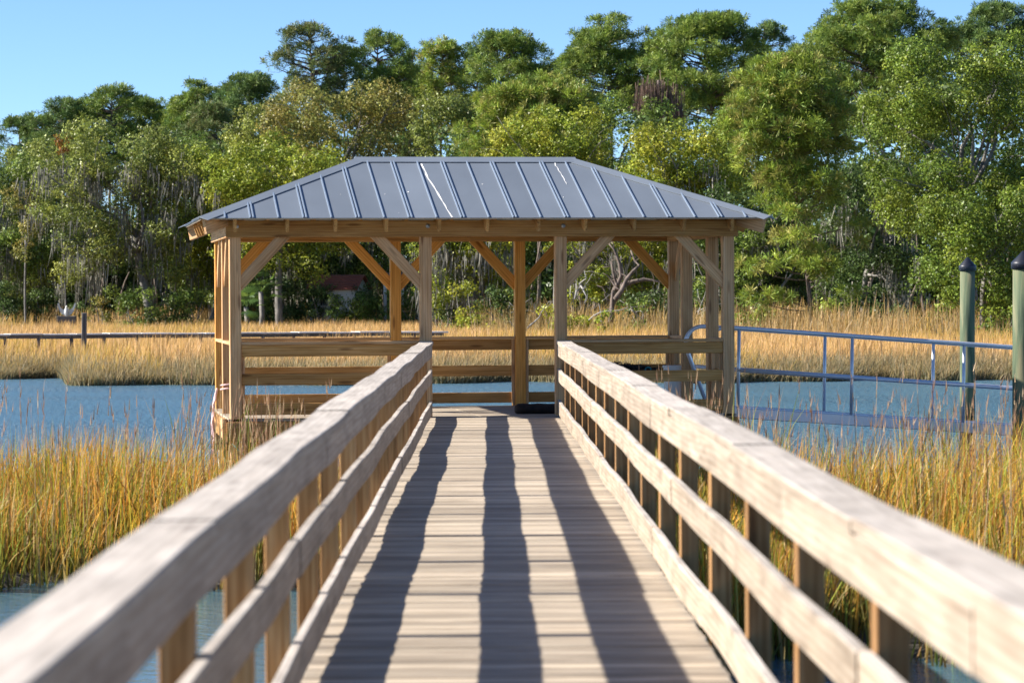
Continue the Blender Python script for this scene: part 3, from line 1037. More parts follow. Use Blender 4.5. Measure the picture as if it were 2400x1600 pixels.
# far marsh
TIP_F = [(0.46, 0.31, 0.13), (0.52, 0.36, 0.17), (0.42, 0.27, 0.09), (0.46, 0.31, 0.09), (0.38, 0.28, 0.10), (0.56, 0.43, 0.25)]
BASE_F = [(0.24, 0.18, 0.08), (0.30, 0.22, 0.11), (0.19, 0.15, 0.06), (0.33, 0.25, 0.13)]
EDGE_F = [(0.22, 0.20, 0.09), (0.28, 0.25, 0.15), (0.34, 0.29, 0.19), (0.17, 0.165, 0.07), (0.38, 0.30, 0.17)]


def far_marsh():
    rg = np.random.default_rng(41)
    yv = 92 + 125 * rg.random(430000) ** 1.6
    x = rg.uniform(-1, 1, len(yv)) * (6 + yv * 0.19)
    keep = (yv > far_shore(x)) & (yv < tree_line(x) + 5 + 2 * np.sin(x))
    x, yv = x[keep], yv[keep]
    n = 122000
    x, yv = x[:n], yv[:n]; n = len(x)
    P = np.stack([x, yv, ground_h(x, yv) - 0.03], -1)
    e = ssm(0, 5.5, yv - far_shore(x))
    H = (0.55 + 0.55 * e) * rg.uniform(0.75, 1.2, n) * (0.93 + 0.12 * np.sin(x * 0.8 + yv * 0.35) * np.sin(yv * 0.21))
    patch = 0.5 + 0.5 * np.sin(x * 0.33 + 1.1 * np.sin(yv * 0.12) + 0.7)
    tip = pick(rg, TIP_F, n) * e[:, None] + pick(rg, EDGE_F, n) * (1 - e[:, None])
    gold = pick(rg, [(0.46, 0.31, 0.07), (0.40, 0.30, 0.06), (0.34, 0.28, 0.05)], n)
    k = (patch > 0.72) & (rg.random(n) < 0.5)
    tip[k] = gold[k]
    tip *= np.array([1.58, 1.38, 1.25])
    base = pick(rg, BASE_F, n) * 1.25 * e[:, None] + pick(rg, EDGE_F, n) * 0.8 * (1 - e[:, None])
    W = rg.uniform(0.02, 0.045, n) * (0.8 + yv / 260)
    me = blades('far_cordgrass', P, H, W, 0.2, base, tip, 42, seg=2, curl=0.4)
    o = tag(link('far_cordgrass', me), 'wide tan cordgrass marsh on the far side of the creek', 'grass', kind='stuff')
    # dense face along the water
    m = 46000
    x = rg.uniform(-24, 24, m); yv = far_shore(x) + rg.exponential(1.0, m) - 0.15
    P = np.stack([x, yv, ground_h(x, yv) - 0.03], -1); P[:, 2] = np.maximum(P[:, 2], -0.05)
    H = rg.uniform(0.35, 0.85, m) * (0.75 + 0.5 * ssm(0, 3, yv - far_shore(x)))
    me = blades('shore_grass', P, H, rg.uniform(0.018, 0.036, m), 0.33, pick(rg, EDGE_F, m), pick(rg, EDGE_F + TIP_F[:3], m), 43, seg=2, curl=0.8)
    tag(link('shore_grass', me, o), kind='stuff')
    # taller straw plumes along the wooded bank
    m = 5000
    x = rg.uniform(-2, 30, m); yv = tree_line(x) - 4 + rg.uniform(-4, 7, m)
    P = np.stack([x, yv, ground_h(x, yv) - 0.03], -1)
    me = blades('straw_plume', P, rg.uniform(0.9, 1.9, m), rg.uniform(0.03, 0.05, m), 0.15, pick(rg, BASE_F, m), pick(rg, TIP_F, m), 44, seg=3, curl=0.6)
    tag(link('straw_plume', me, o), kind='stuff')


far_marsh()

# old low boardwalk across the far marsh with its post
bw = empty('marsh_boardwalk', (0, 0, 0))
tag(bw, 'low weathered plank boardwalk crossing the far marsh on the left', 'boardwalk')
A, B = at(-60, 769, 111), at(1020, 762, 119)
nB = 15
for k in range(nB):
    a, b = A.lerp(B, k / nB), A.lerp(B, (k + 1) / nB)
    d = (b - a).normalized() * 0.01
    dz = Vector((0, 0, rnd.uniform(-.012, .012)))
    board(bw, 'deck_edge', a + d + dz, b - d + dz, 0.9, 0.06, M_OLDW, bev=0.01)
    dn = Vector((0, 0, -0.09))
    board(bw, 'side_board', a + d + dz + dn + Vector((0, -.40, 0)), b - d + dz + dn + Vector((0, -.40, 0)), 0.04, 0.12, M_OLD, bev=0.01)
    board(bw, 'leg', (a.x, a.y - 0.35, 0.0), (a.x, a.y - 0.35, a.z - 0.03), 0.12, 0.12, M_OLD, up=(0, 1, 0))
p = at(199, 718, 110.0)
o = board(None, 'weathered_post', (p.x, p.y - 0.7, 0.0), (p.x + 0.03, p.y - 0.7, p.z), 0.17, 0.17, M_OLD, up=(0, 1, 0), bev=0.02)
tag(o, 'single grey weathered post standing by the marsh boardwalk at the left', 'post')

# ------------------------------------------------------------------ trees
def unit(rg, n):
    v = rg.normal(0, 1, (n, 3))
    return v / np.linalg.norm(v, axis=1, keepdims=True)


def leaf_mesh(name, P, size, C, out, rg, mat=M_LEAF, aspect=0.62):
    n = len(P)
    nr = unit(rg, n) * 0.8 + 0.85 * out
    nr[:, 2] += 0.25
    nr /= np.linalg.norm(nr, axis=1, keepdims=True)
    t = np.cross(nr, unit(rg, n)); t /= np.linalg.norm(t, axis=1, keepdims=True) + 1e-9
    b = np.cross(nr, t)
    s = size[:, None]
    V = np.stack([P - t * s * 0.55, P + t * s * 0.25 + b * s * aspect * 0.55, P + t * s * 0.35 - b * s * aspect * 0.55], 1)
    F = np.arange(3 * n).reshape(n, 3)
    return mesh_np(name, V.reshape(-1, 3), F, mat, np.repeat(C, 3, 0))


def clump_leaves(rg, cen, rad, leaf, pal, cover, squash=0.8):
    """leaf points on many small blobs"""
    Ps, Os, Cs, Ss = [], [], [], []
    pal = np.array(pal) * np.array([1.48, 1.76, 1.35])
    for c, r in zip(cen, rad):
        nl = int(cover * 7.0 * r * r / (leaf * leaf * 0.5))
        o = unit(rg, nl)
        o[:, 1] -= 0.25; o[:, 2] += 0.15
        o /= np.linalg.norm(o, axis=1, keepdims=True)
        o = o[(o[:, 1] < 0.3) | (rg.random(nl) < 0.45)]
        nl = len(o)
        lump = 1 + 0.28 * np.sin(o[:, 0] * 5 + c[0] * 7) * np.sin(o[:, 2] * 5 + c[2] * 5) + 0.16 * np.sin(o[:, 0] * 11 + o[:, 2] * 9 + c[1])
        rr = r * lump * (1 - 0.55 * rg.random(nl) ** 2.2)
        p = c + o * rr[:, None] * np.array([1, 1, squash])
        base = pal[rg.integers(0, len(pal))] * 0.6 + pal[rg.integers(0, len(pal), nl)] * 0.4
        Cs.append(base * (1 + rg.normal(0, 0.34, (nl, 1))).clip(0.35, 2.1) * rg.uniform(0.78, 1.25))
        Ps.append(p); Os.append(o); Ss.append(leaf * rg.uniform(0.6, 1.35, nl))
    return np.concatenate(Ps), np.concatenate(Os), np.concatenate(Cs), np.concatenate(Ss)


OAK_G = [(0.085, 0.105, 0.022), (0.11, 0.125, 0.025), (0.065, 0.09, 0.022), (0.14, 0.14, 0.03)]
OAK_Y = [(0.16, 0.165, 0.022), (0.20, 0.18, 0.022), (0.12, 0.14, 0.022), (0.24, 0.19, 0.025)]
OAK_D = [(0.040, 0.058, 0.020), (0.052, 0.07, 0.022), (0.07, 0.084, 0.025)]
OAK_B = [(0.19, 0.135, 0.04), (0.16, 0.135, 0.04), (0.13, 0.12, 0.035), (0.23, 0.15, 0.045)]
OAK_O = [(0.145, 0.142, 0.038), (0.175, 0.165, 0.042), (0.10, 0.11, 0.032), (0.20, 0.17, 0.042)]
OAK_R = [(0.092, 0.112, 0.016), (0.122, 0.132, 0.02), (0.15, 0.145, 0.022), (0.062, 0.085, 0.016)]
PINE_G = [(0.10, 0.118, 0.026), (0.125, 0.14, 0.03), (0.075, 0.10, 0.03), (0.15, 0.15, 0.035)]
PINE_D = [(0.06, 0.085, 0.034), (0.08, 0.10, 0.036), (0.10, 0.115, 0.036)]
PINE_B = [(0.09, 0.095, 0.035), (0.12, 0.10, 0.045), (0.07, 0.085, 0.03)]
PINE_Y = [(0.14, 0.155, 0.026), (0.18, 0.18, 0.032), (0.10, 0.125, 0.026), (0.20, 0.155, 0.05)]
MOSSC = [(0.25, 0.24, 0.20), (0.32, 0.30, 0.255), (0.18, 0.17, 0.14)]


def gz_at(x, yv):
    return float(ground_h(np.array([x]), np.array([yv]))[0])


def limb(p, q, r0, r1, rg, sag=0.12, n=6):
    p, q = Vector(p), Vector(q)
    L = (q - p).length
    a = Vector(rg.normal(0, 1, 3)) * sag * L
    b = Vector(rg.normal(0, 1, 3)) * sag * 0.5 * L
    pts, rr = [], []
    for i in range(n + 1):
        t = i / n
        pts.append(p.lerp(q, t) + a * math.sin(math.pi * t) * 0.6 + b * math.sin(2 * math.pi * t) * 0.5)
        rr.append(r0 + (r1 - r0) * t)
    return pts, rr


def moss_me(rg, anchors, lmin, lmax, per=16):
    P, Hh = [], []
    for a in anchors:
        k = int(per * rg.uniform(0.5, 1.5))
        base = rg.uniform(lmin, lmax)
        q = a + np.stack([rg.normal(0, 0.22, k), rg.normal(0, 0.2, k), rg.normal(0, 0.30, k)], -1)
        P.append(q); Hh.append(base * rg.uniform(0.12, 1.0, k) ** 1.3)
    P = np.concatenate(P); H = -np.concatenate(Hh)
    n = len(P)
    c = pick(rg, MOSSC, n, 0.2)
    return blades('moss', P, H, rg.uniform(0.035, 0.085, n), 0.12, c, c * 0.9, int(rg.integers(1e6)), M_MOSS, seg=3, curl=0.2)


def oak(label, x, ytop, ybot, w, D, pal, seed, leaf=0.165, nclump=46, cover=1.0, moss=0, trunk_x=None, clump=0.17, group='woodland trees beyond the marsh', name='oak_tree', limbs=9, mossl=(0.7, 1.9), gap=0.0, twigs=0):
    rg = np.random.default_rng(seed)
    top, bot = at(x, ytop, D), at(x, ybot, D)
    rx = pxm(w, D) / 2
    rz = (top.z - bot.z) / 2
    c = np.array([top.x, D + rx * 0.3, (top.z + bot.z) / 2])
    ry = rx * 0.75
    gx = at(trunk_x if trunk_x is not None else x, 700, D).x
    gzv = gz_at(gx, D)
    root = empty(name, (gx, D + rx * 0.3, gzv))
    tag(root, label, 'tree', group)
    org = np.array([gx, D + rx * 0.3, gzv])
    # clump centres on a lumpy shell, more of them towards the viewer and the top
    r0 = 0.86 if D > 180 else 0.74
    n = int(min(230, max(10, 3.7 * rx * rz / (r0 * r0))))
    d = unit(rg, n * 2)
    keep = (d[:, 1] < 0.45) | (rg.random(len(d)) < 0.3)
    d = d[keep][:n]
    sq = np.abs(d) ** 0.68 * np.sign(d)
    fr = 0.58 + 0.40 * rg.random(len(d)) + 0.10 * np.sin(d[:, 0] * 4 + seed) * np.sin(d[:, 2] * 5 + seed * 2)
    inner = rg.random(len(d)) < 0.25
    fr[inner] *= 0.6
    if rx < 2.2: r0 = clump * 2 * min(rx, rz * 1.2)
    rad = r0 * rg.uniform(0.55, 1.35, len(d))
    cen = c + sq * fr[:, None] * np.array([rx, ry, rz])
    cen = np.clip(cen, c - np.array([rx, ry, rz]) + rad[:, None] * 0.6, c + np.array([rx, ry, rz]) - rad[:, None] * 0.75)
    if gap: 
        k = rg.random(len(d)) > gap
        cen, rad = cen[k], rad[k]
    # twig-end sprays for an uneven outline
    n2 = int(n * 1.3)
    ex = unit(rg, n2)
    k2 = rg.integers(0, len(cen), n2)
    cen2 = cen[k2] + ex * rad[k2][:, None] * np.array([1.05, 0.8, 0.9])
    rad2 = rad[k2] * rg.uniform(0.22, 0.45, n2)
    P, O, C, Sz = clump_leaves(rg, np.concatenate([cen, cen2]), np.concatenate([rad, rad2]), leaf, pal, cover)
    link('crown', leaf_mesh('crown', P - org, Sz, C, O, rg), root)
    # trunk and limbs
    tr = max(0.14 if rx > 2 else 0.05, rx * 0.065)
    fork = Vector((gx * 0.4 + c[0] * 0.6 - gx, 0, max(1.2, (c[2] - rz * 0.35) - gzv)))
    lst = [limb((0, 0, -0.2), fork, tr * 1.15, tr * 0.8, rg, 0.06)]
    for j in rg.choice(len(cen), min(limbs, len(cen)), replace=False):
        q = cen[j] - org
        lst.append(limb(fork * rg.uniform(0.75, 1.0), q, tr * rg.uniform(0.35, 0.6), tr * 0.10, rg, 0.14))
        for s in range(3):
            e = Vector(q) + Vector(unit(rg, 1)[0]) * r0 * 1.3
            lst.append(limb(Vector(q).lerp(fork, 0.3), e, tr * 0.14, tr * 0.03, rg, 0.12, 4))
    for s in range(twigs):
        a = Vector(cen[rg.integers(len(cen))] - org)
        lst.append(limb(a.lerp(fork, 0.5), a + Vector((rg.normal(0, 1), -r0 * 1.6, rg.normal(0, 0.6))) * 1.0, tr * 0.16, tr * 0.03, rg, 0.2, 5))
    link('trunk', tubes_me('trunk', lst, M_BARK, 4), root)
    if moss:
        m = int(moss * 0.6)
        kk = rg.integers(0, len(cen), m)
        an = cen[kk] + np.stack([rg.normal(0, 0.8, m) * rad[kk], -np.abs(rg.normal(0, 0.8, m)) * rad[kk], -rad[kk] * rg.uniform(0.2, 0.8, m)], -1)
        low = an[:, 2] < c[2] + rz * 0.45
        an = an[low]
        if len(an):
            tag(link('moss', moss_me(rg, an - org, *mossl), root), kind='stuff')
    return root


def tufts(rg, P, out, ln, wd, pal, per):
    n = len(P)
    C0 = pick(rg, pal, n, 0.3) * np.array([1.62, 1.95, 1.5])
    Pn = np.repeat(P, per, 0)
    d = unit(rg, n * per) * 0.95 + np.repeat(out, per, 0) * 0.55
    d[:, 2] += 0.32
    d /= np.linalg.norm(d, axis=1, keepdims=True)
    L = ln * rg.uniform(0.6, 1.2, (n * per, 1))
    s = np.cross(d, unit(rg, n * per)); s /= np.linalg.norm(s, axis=1, keepdims=True) + 1e-9
    wv = wd * rg.uniform(0.7, 1.3, (n * per, 1))
    V = np.stack([Pn - s * wv * 0.28, Pn + d * L + s * wv * 0.55, Pn + d * L * 0.9 - s * wv * 0.55], 1)
    C = np.repeat(C0, per, 0) * (1 + rg.normal(0, 0.15, (n * per, 1))).clip(0.6, 1.5)
    F5 = np.arange(3 * n * per).reshape(-1, 3)
    return V.reshape(-1, 3), F5, np.repeat(C, 3, 0)


def pine(label, x, ytop, ybot, w, D, pal, seed, npad=34, ln=0.44, wd=0.05, per=20, low=0, shape=0.0, density=1.0, group='woodland trees beyond the marsh', trunk_x=None, dead=0.0):
    rg = np.random.default_rng(seed)
    if D > 200: ybot += 55; w *= 1.14
    top, bot = at(x, ytop, D), at(x, ybot, D)
    rx = pxm(w, D) / 2; hz = top.z - bot.z
    gx = at(trunk_x if trunk_x is not None else x, 700, D).x
    gzv = gz_at(gx, D)
    root = empty('pine_tree', (gx, D, gzv))
    tag(root, label, 'tree', group)
    org = np.array([gx, D, gzv])
    tr = max(0.13, 0.019 * (top.z - gzv) * 0.62)
    ht = top.z - gzv - 0.5
    tx = top.x - gx
    tp = [Vector((tx * t ** 1.5 + 0.25 * math.sin(t * 4 + seed), 0, -0.2 + (ht + 0.2) * t)) for t in np.linspace(0, 1, 9)]
    lst = [(tp, [tr * (1 - 0.78 * t) for t in np.linspace(0, 1, 9)])]

    def trunk_pt(z):
        t = min(max((z + 0.2) / (ht + 0.2), 0), 1) * 8
        i = min(int(t), 7)
        return tp[i].lerp(tp[i + 1], t - i)
    pads = []
    for k in range(int(npad * 2.1)):
        f = rg.random() ** 0.85                       # 0 bottom .. 1 top of the crown
        prof = math.sqrt(max(0.05, 1 - (abs(f - 0.42 + shape) / (0.60 + abs(shape))) ** 2.2))
        an = rg.uniform(0, 2 * math.pi)
        rr = rx * prof * rg.uniform(0.35, 0.92)
        pads.append((top.x + math.cos(an) * rr, D - 0.2 + math.sin(an) * rr * 0.8, bot.z + hz * (0.05 + 0.88 * f), rg.uniform(0.13, 0.24) * rx))
    for k in range(low):
        an = rg.uniform(0, 2 * math.pi)
        z = gzv + 0.9 + (bot.z - gzv) * rg.random()
        rr = rx * rg.uniform(0.3, 0.85)
        pads.append((gx + math.cos(an) * rr, D - abs(math.sin(an)) * rr * 0.7, z, rg.uniform(0.14, 0.26) * rx))
    Pl, Ol = [], []
    for (a, b, cz, r) in pads:
        r = max(r, 0.42)
        nt_ = int(density * 17 * (r / 0.8) ** 2 / (ln / 0.42) ** 2) + 5
        o = unit(rg, nt_); o[:, 2] = o[:, 2] * 0.8 + 0.18
        rr = r * (1 - 0.6 * rg.random(nt_) ** 2)
        p = np.array([a, b, cz]) + o * rr[:, None] * np.array([1.1, 1.0, 0.50])
        Pl.append(p - org); Ol.append(o)
        q = Vector((a, b, cz - r * 0.2)) - Vector(org)
        s0 = trunk_pt(min(q.z - 0.25 * (Vector((q.x, q.y, 0)) - Vector((tx, 0, 0))).length, ht * 0.97))
        lst.append(limb(s0, q, tr * 0.32, tr * 0.07, rg, 0.08, 5))
        for s in range(2):
            e = q + Vector(unit(rg, 1)[0]) * r * 0.9
            lst.append(limb(q.lerp(s0, 0.3), e, tr * 0.10, tr * 0.03, rg, 0.1, 3))
    for s in range(int(dead)):
        z = rg.uniform(0.35, 0.8) * (bot.z - gzv)
        s0 = trunk_pt(z); an = rg.uniform(0, 6.28)
        lst.append(limb(s0, s0 + Vector((math.cos(an) * rx * .5, -abs(math.sin(an)) * rx * .4, rg.uniform(-.3, .6))), tr * .2, tr * .04, rg, .1, 4))
    V, F5, C = tufts(rg, np.concatenate(Pl), np.concatenate(Ol), ln, wd, pal, per)
    link('crown', mesh_np('crown', V, F5, M_NEEDLE, C), root)
    link('trunk', tubes_me('trunk', lst, M_PBARK, 4), root)
    return root


# --- skyline pines, left to right
pine('low dark pine at the far left end of the skyline', 55, 262, 420, 150, 255, PINE_D, 101, npad=30)
pine('dark pine on the left skyline above the orange leaved tree', 150, 218, 400, 160, 250, PINE_D, 102, npad=34)
pine('round topped pine left of the skyline, highest of the left group', 262, 190, 370, 165, 250, PINE_G, 103, npad=36)
pine('small pine on the left skyline beside the round topped one', 352, 222, 380, 130, 252, PINE_G, 104, npad=28)
pine('bright green dome shaped pine above the gazebo\'s left eave', 452, 177, 380, 135, 245, PINE_G, 105, npad=34)
pine('dark broad pine left of the tall brownish pine', 578, 160, 390, 175, 240, PINE_D, 106, npad=42)
pine('tall open pine with brownish needles, first of the high crowns', 722, 50, 205, 180, 235, PINE_B, 107, npad=34, density=0.62, shape=0.0)
pine('tall round pine right of the brownish open pine', 878, 62, 255, 165, 236, PINE_G, 108, npad=40)
pine('flat topped pine with yellowish crown above the roof ridge', 1022, 80, 275, 160, 240, PINE_Y, 109, npad=40, density=0.8)
pine('wide spreading pine above the right half of the roof ridge', 1168, 65, 225, 215, 236, PINE_G, 110, npad=46, density=0.85)
pine('small dark pine low between two tall crowns', 1272, 128, 270, 110, 262, PINE_D, 111, npad=24)
pine('tall pine with domed crown right of the roof ridge', 1400, 28, 240, 215, 230, PINE_G, 112, npad=50)
pine('broad umbrella pine with a straight bare trunk', 1625, 28, 215, 290, 226, PINE_G, 113, npad=60, density=0.85, trunk_x=1642)
pine('darker pine crowding the umbrella pine from the right', 1765, 42, 250, 145, 246, PINE_D, 114, npad=36)
pine('very large pine crown touching the top of the photo', 2010, -12, 270, 360, 222, PINE_G, 115, npad=76, density=0.85)
pine('dark pine crown in the top right corner', 2290, 2, 190, 240, 232, PINE_D, 116, npad=48)
pine('dark pine half hidden behind the rust brown oak', 955, 150, 330, 150, 262, PINE_D, 117, npad=30)
pine('dim pine behind the umbrella pine trunk', 1520, 120, 330, 150, 262, PINE_D, 118, npad=26, density=.8)
pine('short bushy pine on the left behind the mossy oak', 500, 230, 470, 210, 230, PINE_B, 119, npad=40)
pine('young dense pine right behind the roof ridge', 1230, 176, 450, 380, 178, PINE_Y, 120, npad=62, ln=0.42, wd=0.045, density=1.2)
pine('large long needled pine standing at the bank right of the gazebo', 1812, 124, 430, 320, 140, PINE_Y, 121, npad=70, ln=0.40, wd=0.034, per=24, low=26, density=1.25, trunk_x=1852, dead=6, shape=0.12)

for (x_, t_, b_, w_, D_, p_, sd_, lb_) in (
        (105, 262, 400, 120, 258, PINE_G, 140, 'small pine between the two leftmost skyline pines'),
        (205, 222, 380, 130, 258, PINE_D, 141, 'pine squeezed left of the round topped pine'),
        (312, 214, 380, 120, 258, PINE_D, 142, 'dark pine squeezed right of the round topped pine'),
        (402, 214, 390, 120, 256, PINE_G, 143, 'low pine between the small pine and the dome shaped one'),
        (515, 188, 380, 130, 256, PINE_D, 144, 'dark pine right of the bright dome shaped pine'),
        (648, 205, 360, 130, 256, PINE_G, 145, 'low pine at the foot of the tall brownish pine'),
        (800, 100, 300, 140, 258, PINE_G, 146, 'pine between the brownish pine and the tall round pine'),
        (950, 108, 300, 130, 256, PINE_G, 147, 'pine between the tall round pine and the flat topped one'),
        (1095, 92, 300, 140, 256, PINE_D, 148, 'pine between the flat topped pine and the spreading one'),
        (1325, 100, 300, 130, 256, PINE_G, 149, 'pine left of the tall domed pine, slightly lower'),
        (1510, 78, 260, 140, 258, PINE_G, 150, 'pine between the domed pine and the umbrella pine'),
        (1850, 95, 300, 150, 256, PINE_D, 151, 'pine left of the very large crown at the top'),
        (1905, 45, 280, 150, 256, PINE_G, 152, 'high pine shoulder of the very large crown, left'),
        (2165, 60, 280, 160, 256, PINE_G, 153, 'pine between the very large crown and the corner pine')):
    pine(lb_, x_, t_, b_, w_, D_, p_, sd_, npad=30)

# --- broadleaf trees
oak('live oak with hanging moss cut by the left edge of the photo', -10, 335, 690, 290, 206, OAK_G, 201, moss=150, nclump=46)
oak('pale olive oak behind the left edge oak', 130, 320, 560, 260, 214, OAK_O, 202, moss=20, nclump=40, leaf=0.17)
oak('big grey green live oak draped with long moss at the left', 275, 268, 650, 430, 196, OAK_O, 203, moss=320, nclump=58, trunk_x=338, gap=0.15, mossl=(0.9, 2.6), twigs=30, clump=0.14)
oak('yellow green oak behind the gazebo\'s left eave', 545, 300, 640, 340, 198, OAK_Y, 204, moss=50, nclump=56, trunk_x=470)
oak('rust brown oak above the left part of the roof', 790, 180, 450, 400, 207, OAK_B, 205, nclump=60, leaf=0.165, clump=0.14, twigs=12)
oak('olive oak between the rust brown oak and the young pine', 1035, 212, 440, 190, 204, OAK_O, 206, nclump=34, leaf=0.165)
oak('bright bushy oak just above the left slope of the roof', 640, 330, 640, 330, 192, OAK_Y, 207, nclump=50, moss=20)
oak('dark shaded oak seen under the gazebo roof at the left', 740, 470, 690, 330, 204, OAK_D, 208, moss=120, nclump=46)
oak('yellow flecked oak with bare grey limbs behind the roof ridge end', 1280, 240, 560, 330, 166, OAK_Y, 209, leaf=0.135, nclump=52, twigs=26, gap=0.1)
oak('mossy yellow oak behind the middle posts of the gazebo', 1110, 470, 730, 300, 160, OAK_Y, 210, leaf=0.135, moss=240, nclump=46, mossl=(0.8, 2.0))
oak('gnarled oak with pale twisting limbs behind the right bay', 1420, 470, 720, 300, 157, OAK_Y, 211, leaf=0.135, moss=90, nclump=40, gap=0.25, twigs=40, limbs=14, trunk_x=1405)
oak('tall leafy oak right of the roof ridge', 1570, 262, 700, 340, 158, OAK_Y, 212, leaf=0.14, moss=70, nclump=62)
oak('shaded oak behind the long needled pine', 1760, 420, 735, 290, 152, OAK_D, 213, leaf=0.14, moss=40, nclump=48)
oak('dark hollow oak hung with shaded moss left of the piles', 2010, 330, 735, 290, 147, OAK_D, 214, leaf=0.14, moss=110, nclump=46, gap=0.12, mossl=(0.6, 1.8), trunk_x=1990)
oak('leafy oak below the large pine crown', 2075, 200, 470, 270, 152, OAK_G, 215, leaf=0.14, nclump=46)
oak('huge bright green live oak at the right edge behind the piles', 2240, 78, 600, 500, 130, OAK_R, 216, leaf=0.12, nclump=80, clump=0.13, twigs=14)
oak('lower bright oak boughs reaching the grass behind the piles', 2270, 420, 748, 330, 126, OAK_R, 217, leaf=0.118, nclump=60, clump=0.14)
oak('small orange leaved maple at the left', 150, 308, 362, 46, 197.0, [(0.26, 0.085, 0.022), (0.30, 0.11, 0.03)], 218, name='maple_tree', nclump=9, leaf=0.135, limbs=4, clump=0.2)
oak('rusty small tree beside the orange maple at the left', 60, 400, 600, 90, 199, OAK_B, 219, nclump=16, clump=0.2)

oak('middle height green oak behind the right side of the left mossy oak', 440, 300, 600, 260, 212, OAK_G, 230)
oak('olive oak low behind the left edge of the lawn', 60, 420, 720, 260, 212, OAK_O, 231, moss=110)
oak('green oak low behind the gazebo\'s left posts', 480, 440, 725, 240, 202, OAK_G, 232, moss=40)
oak('olive brown oak left of the rust brown one', 640, 240, 480, 230, 218, OAK_O, 233)
oak('dark oak low behind the left middle bay of the gazebo', 930, 480, 700, 260, 207, OAK_G, 234, moss=40)
oak('green oak between the domed pine and the umbrella pine, lower', 1430, 215, 430, 240, 200, OAK_G, 235)
oak('green oak below the darker pine right of the umbrella pine', 1740, 235, 480, 260, 178, OAK_G, 236)
oak('green oak low behind the gazebo\'s right corner post', 1660, 480, 735, 240, 150, OAK_G, 237, leaf=0.135, moss=60)

# --- shrubs along the bank
def shrub(label, x, ytop, ybot, w, D, pal, seed, leaf=0.15, n=16, cover=1.0):
    rg = np.random.default_rng(seed)
    top, bot = at(x, ytop, D), at(x, ybot, D)
    gzv = gz_at(top.x, D)
    root = empty('shrub', (top.x, D, gzv))
    tag(root, label, 'shrub', 'shrubs along the wooded bank')
    rx = pxm(w, D) / 2
    h = top.z - gzv
    cen = np.stack([rg.normal(0, 0.42, n) * rx, rg.normal(0, .35, n) * rx, rg.uniform(0.1, 0.8, n) * h], -1)
    rad = rg.uniform(0.35, 0.6, n) * min(rx, h) * 0.75
    P, O, C, Sz = clump_leaves(rg, cen, rad, leaf, pal, cover)
    link('foliage', leaf_mesh('foliage', P, Sz, C, O, rg), root)
    lst = [limb((rg.normal(0, .15), rg.normal(0, .1), -0.1), tuple(c), 0.05, 0.015, rg, .1, 4) for c in cen[:7]]
    link('stem', tubes_me('stem', lst, M_BARK, 5), root)


SH = [(1390, 640, 80, 147, OAK_Y, 'leafy bush left in front of the gnarled oak limbs'), (1475, 655, 70, 146.5, OAK_G, 'green bush right in front of the gnarled oak limbs'), (770, 668, 60, 195.8, OAK_D, 'dark bush before the middle of the cottage'), (735, 625, 80, 195.2, OAK_D, 'dark bush covering the left wall of the cottage'), (800, 690, 90, 195.5, OAK_G, 'low bush in front of the cottage windows'), (846, 620, 80, 195.4, OAK_D, 'dark bush hiding the right end of the cottage'), (570, 690, 80, 194, OAK_D, 'low dark bush below the palmettos'), (180, 690, 60, 203, OAK_D, 'dark bush right behind the white bird sculpture'), (900, 690, 90, 194.5, OAK_G, 'low bush in front of the pale porch'), (370, 690, 70, 195, OAK_G, 'low green bush right of the mossy oak trunk'), (15, 640, 120, 203, OAK_D, 'dark shrub at the left edge of the lawn'), (95, 655, 110, 204, OAK_D, 'dark shrub behind the white bird sculpture, left side'),
      (300, 640, 110, 194, OAK_G, 'leafy shrub in front of the big mossy oak'), (235, 660, 70, 196, OAK_B, 'brownish shrub right of the white bird sculpture'),
      (400, 630, 120, 196, OAK_D, 'dark shrub left of the gazebo posts'), (455, 650, 110, 194, OAK_G, 'green shrub just left of the gazebo posts'),
      (640, 610, 120, 197, OAK_D, 'dark shrub right of the palmetto'), (700, 640, 110, 196, OAK_D, 'shrub below the red roofed cottage, left'),
      (820, 665, 130, 195, OAK_G, 'low shrub below the red roofed cottage, right'), (950, 640, 130, 195, OAK_G, 'low shrub between the two left middle posts'),
      (1030, 600, 130, 161, OAK_D, 'dark shrub where the wooded bank steps nearer'), (1085, 615, 120, 154, OAK_Y, 'yellow green cedar like bush behind the middle post'),
      (1160, 640, 120, 156, OAK_D, 'shaded shrub left of the middle back post'), (1265, 680, 100, 150, OAK_Y, 'bright bush left of the right walkway post'),
      (1335, 690, 110, 150, OAK_Y, 'bright low bush right of the right walkway post'), (1500, 660, 130, 152, OAK_D, 'dark bush at the foot of the gnarled oak, right side'),
      (1650, 640, 130, 150, OAK_D, 'dark bush behind the gazebo\'s right corner'), (1900, 690, 120, 139, PINE_Y, 'bright low pine sapling bush right of the big pine trunk'),
      (1740, 690, 110, 141, PINE_Y, 'yellowish sapling bush left of the big pine trunk'), (2040, 690, 130, 146, OAK_D, 'dark low bush in the hollow left of the piles'),
      (2160, 680, 110, 132, OAK_R, 'green bush left of the nearer pile'), (2310, 690, 140, 124, OAK_R, 'green bush at the right edge behind the piles')]
for i, (x, yt, w, D, pal, lab) in enumerate(SH):
    shrub(lab, x, yt, 740, w, D, pal, 300 + i)

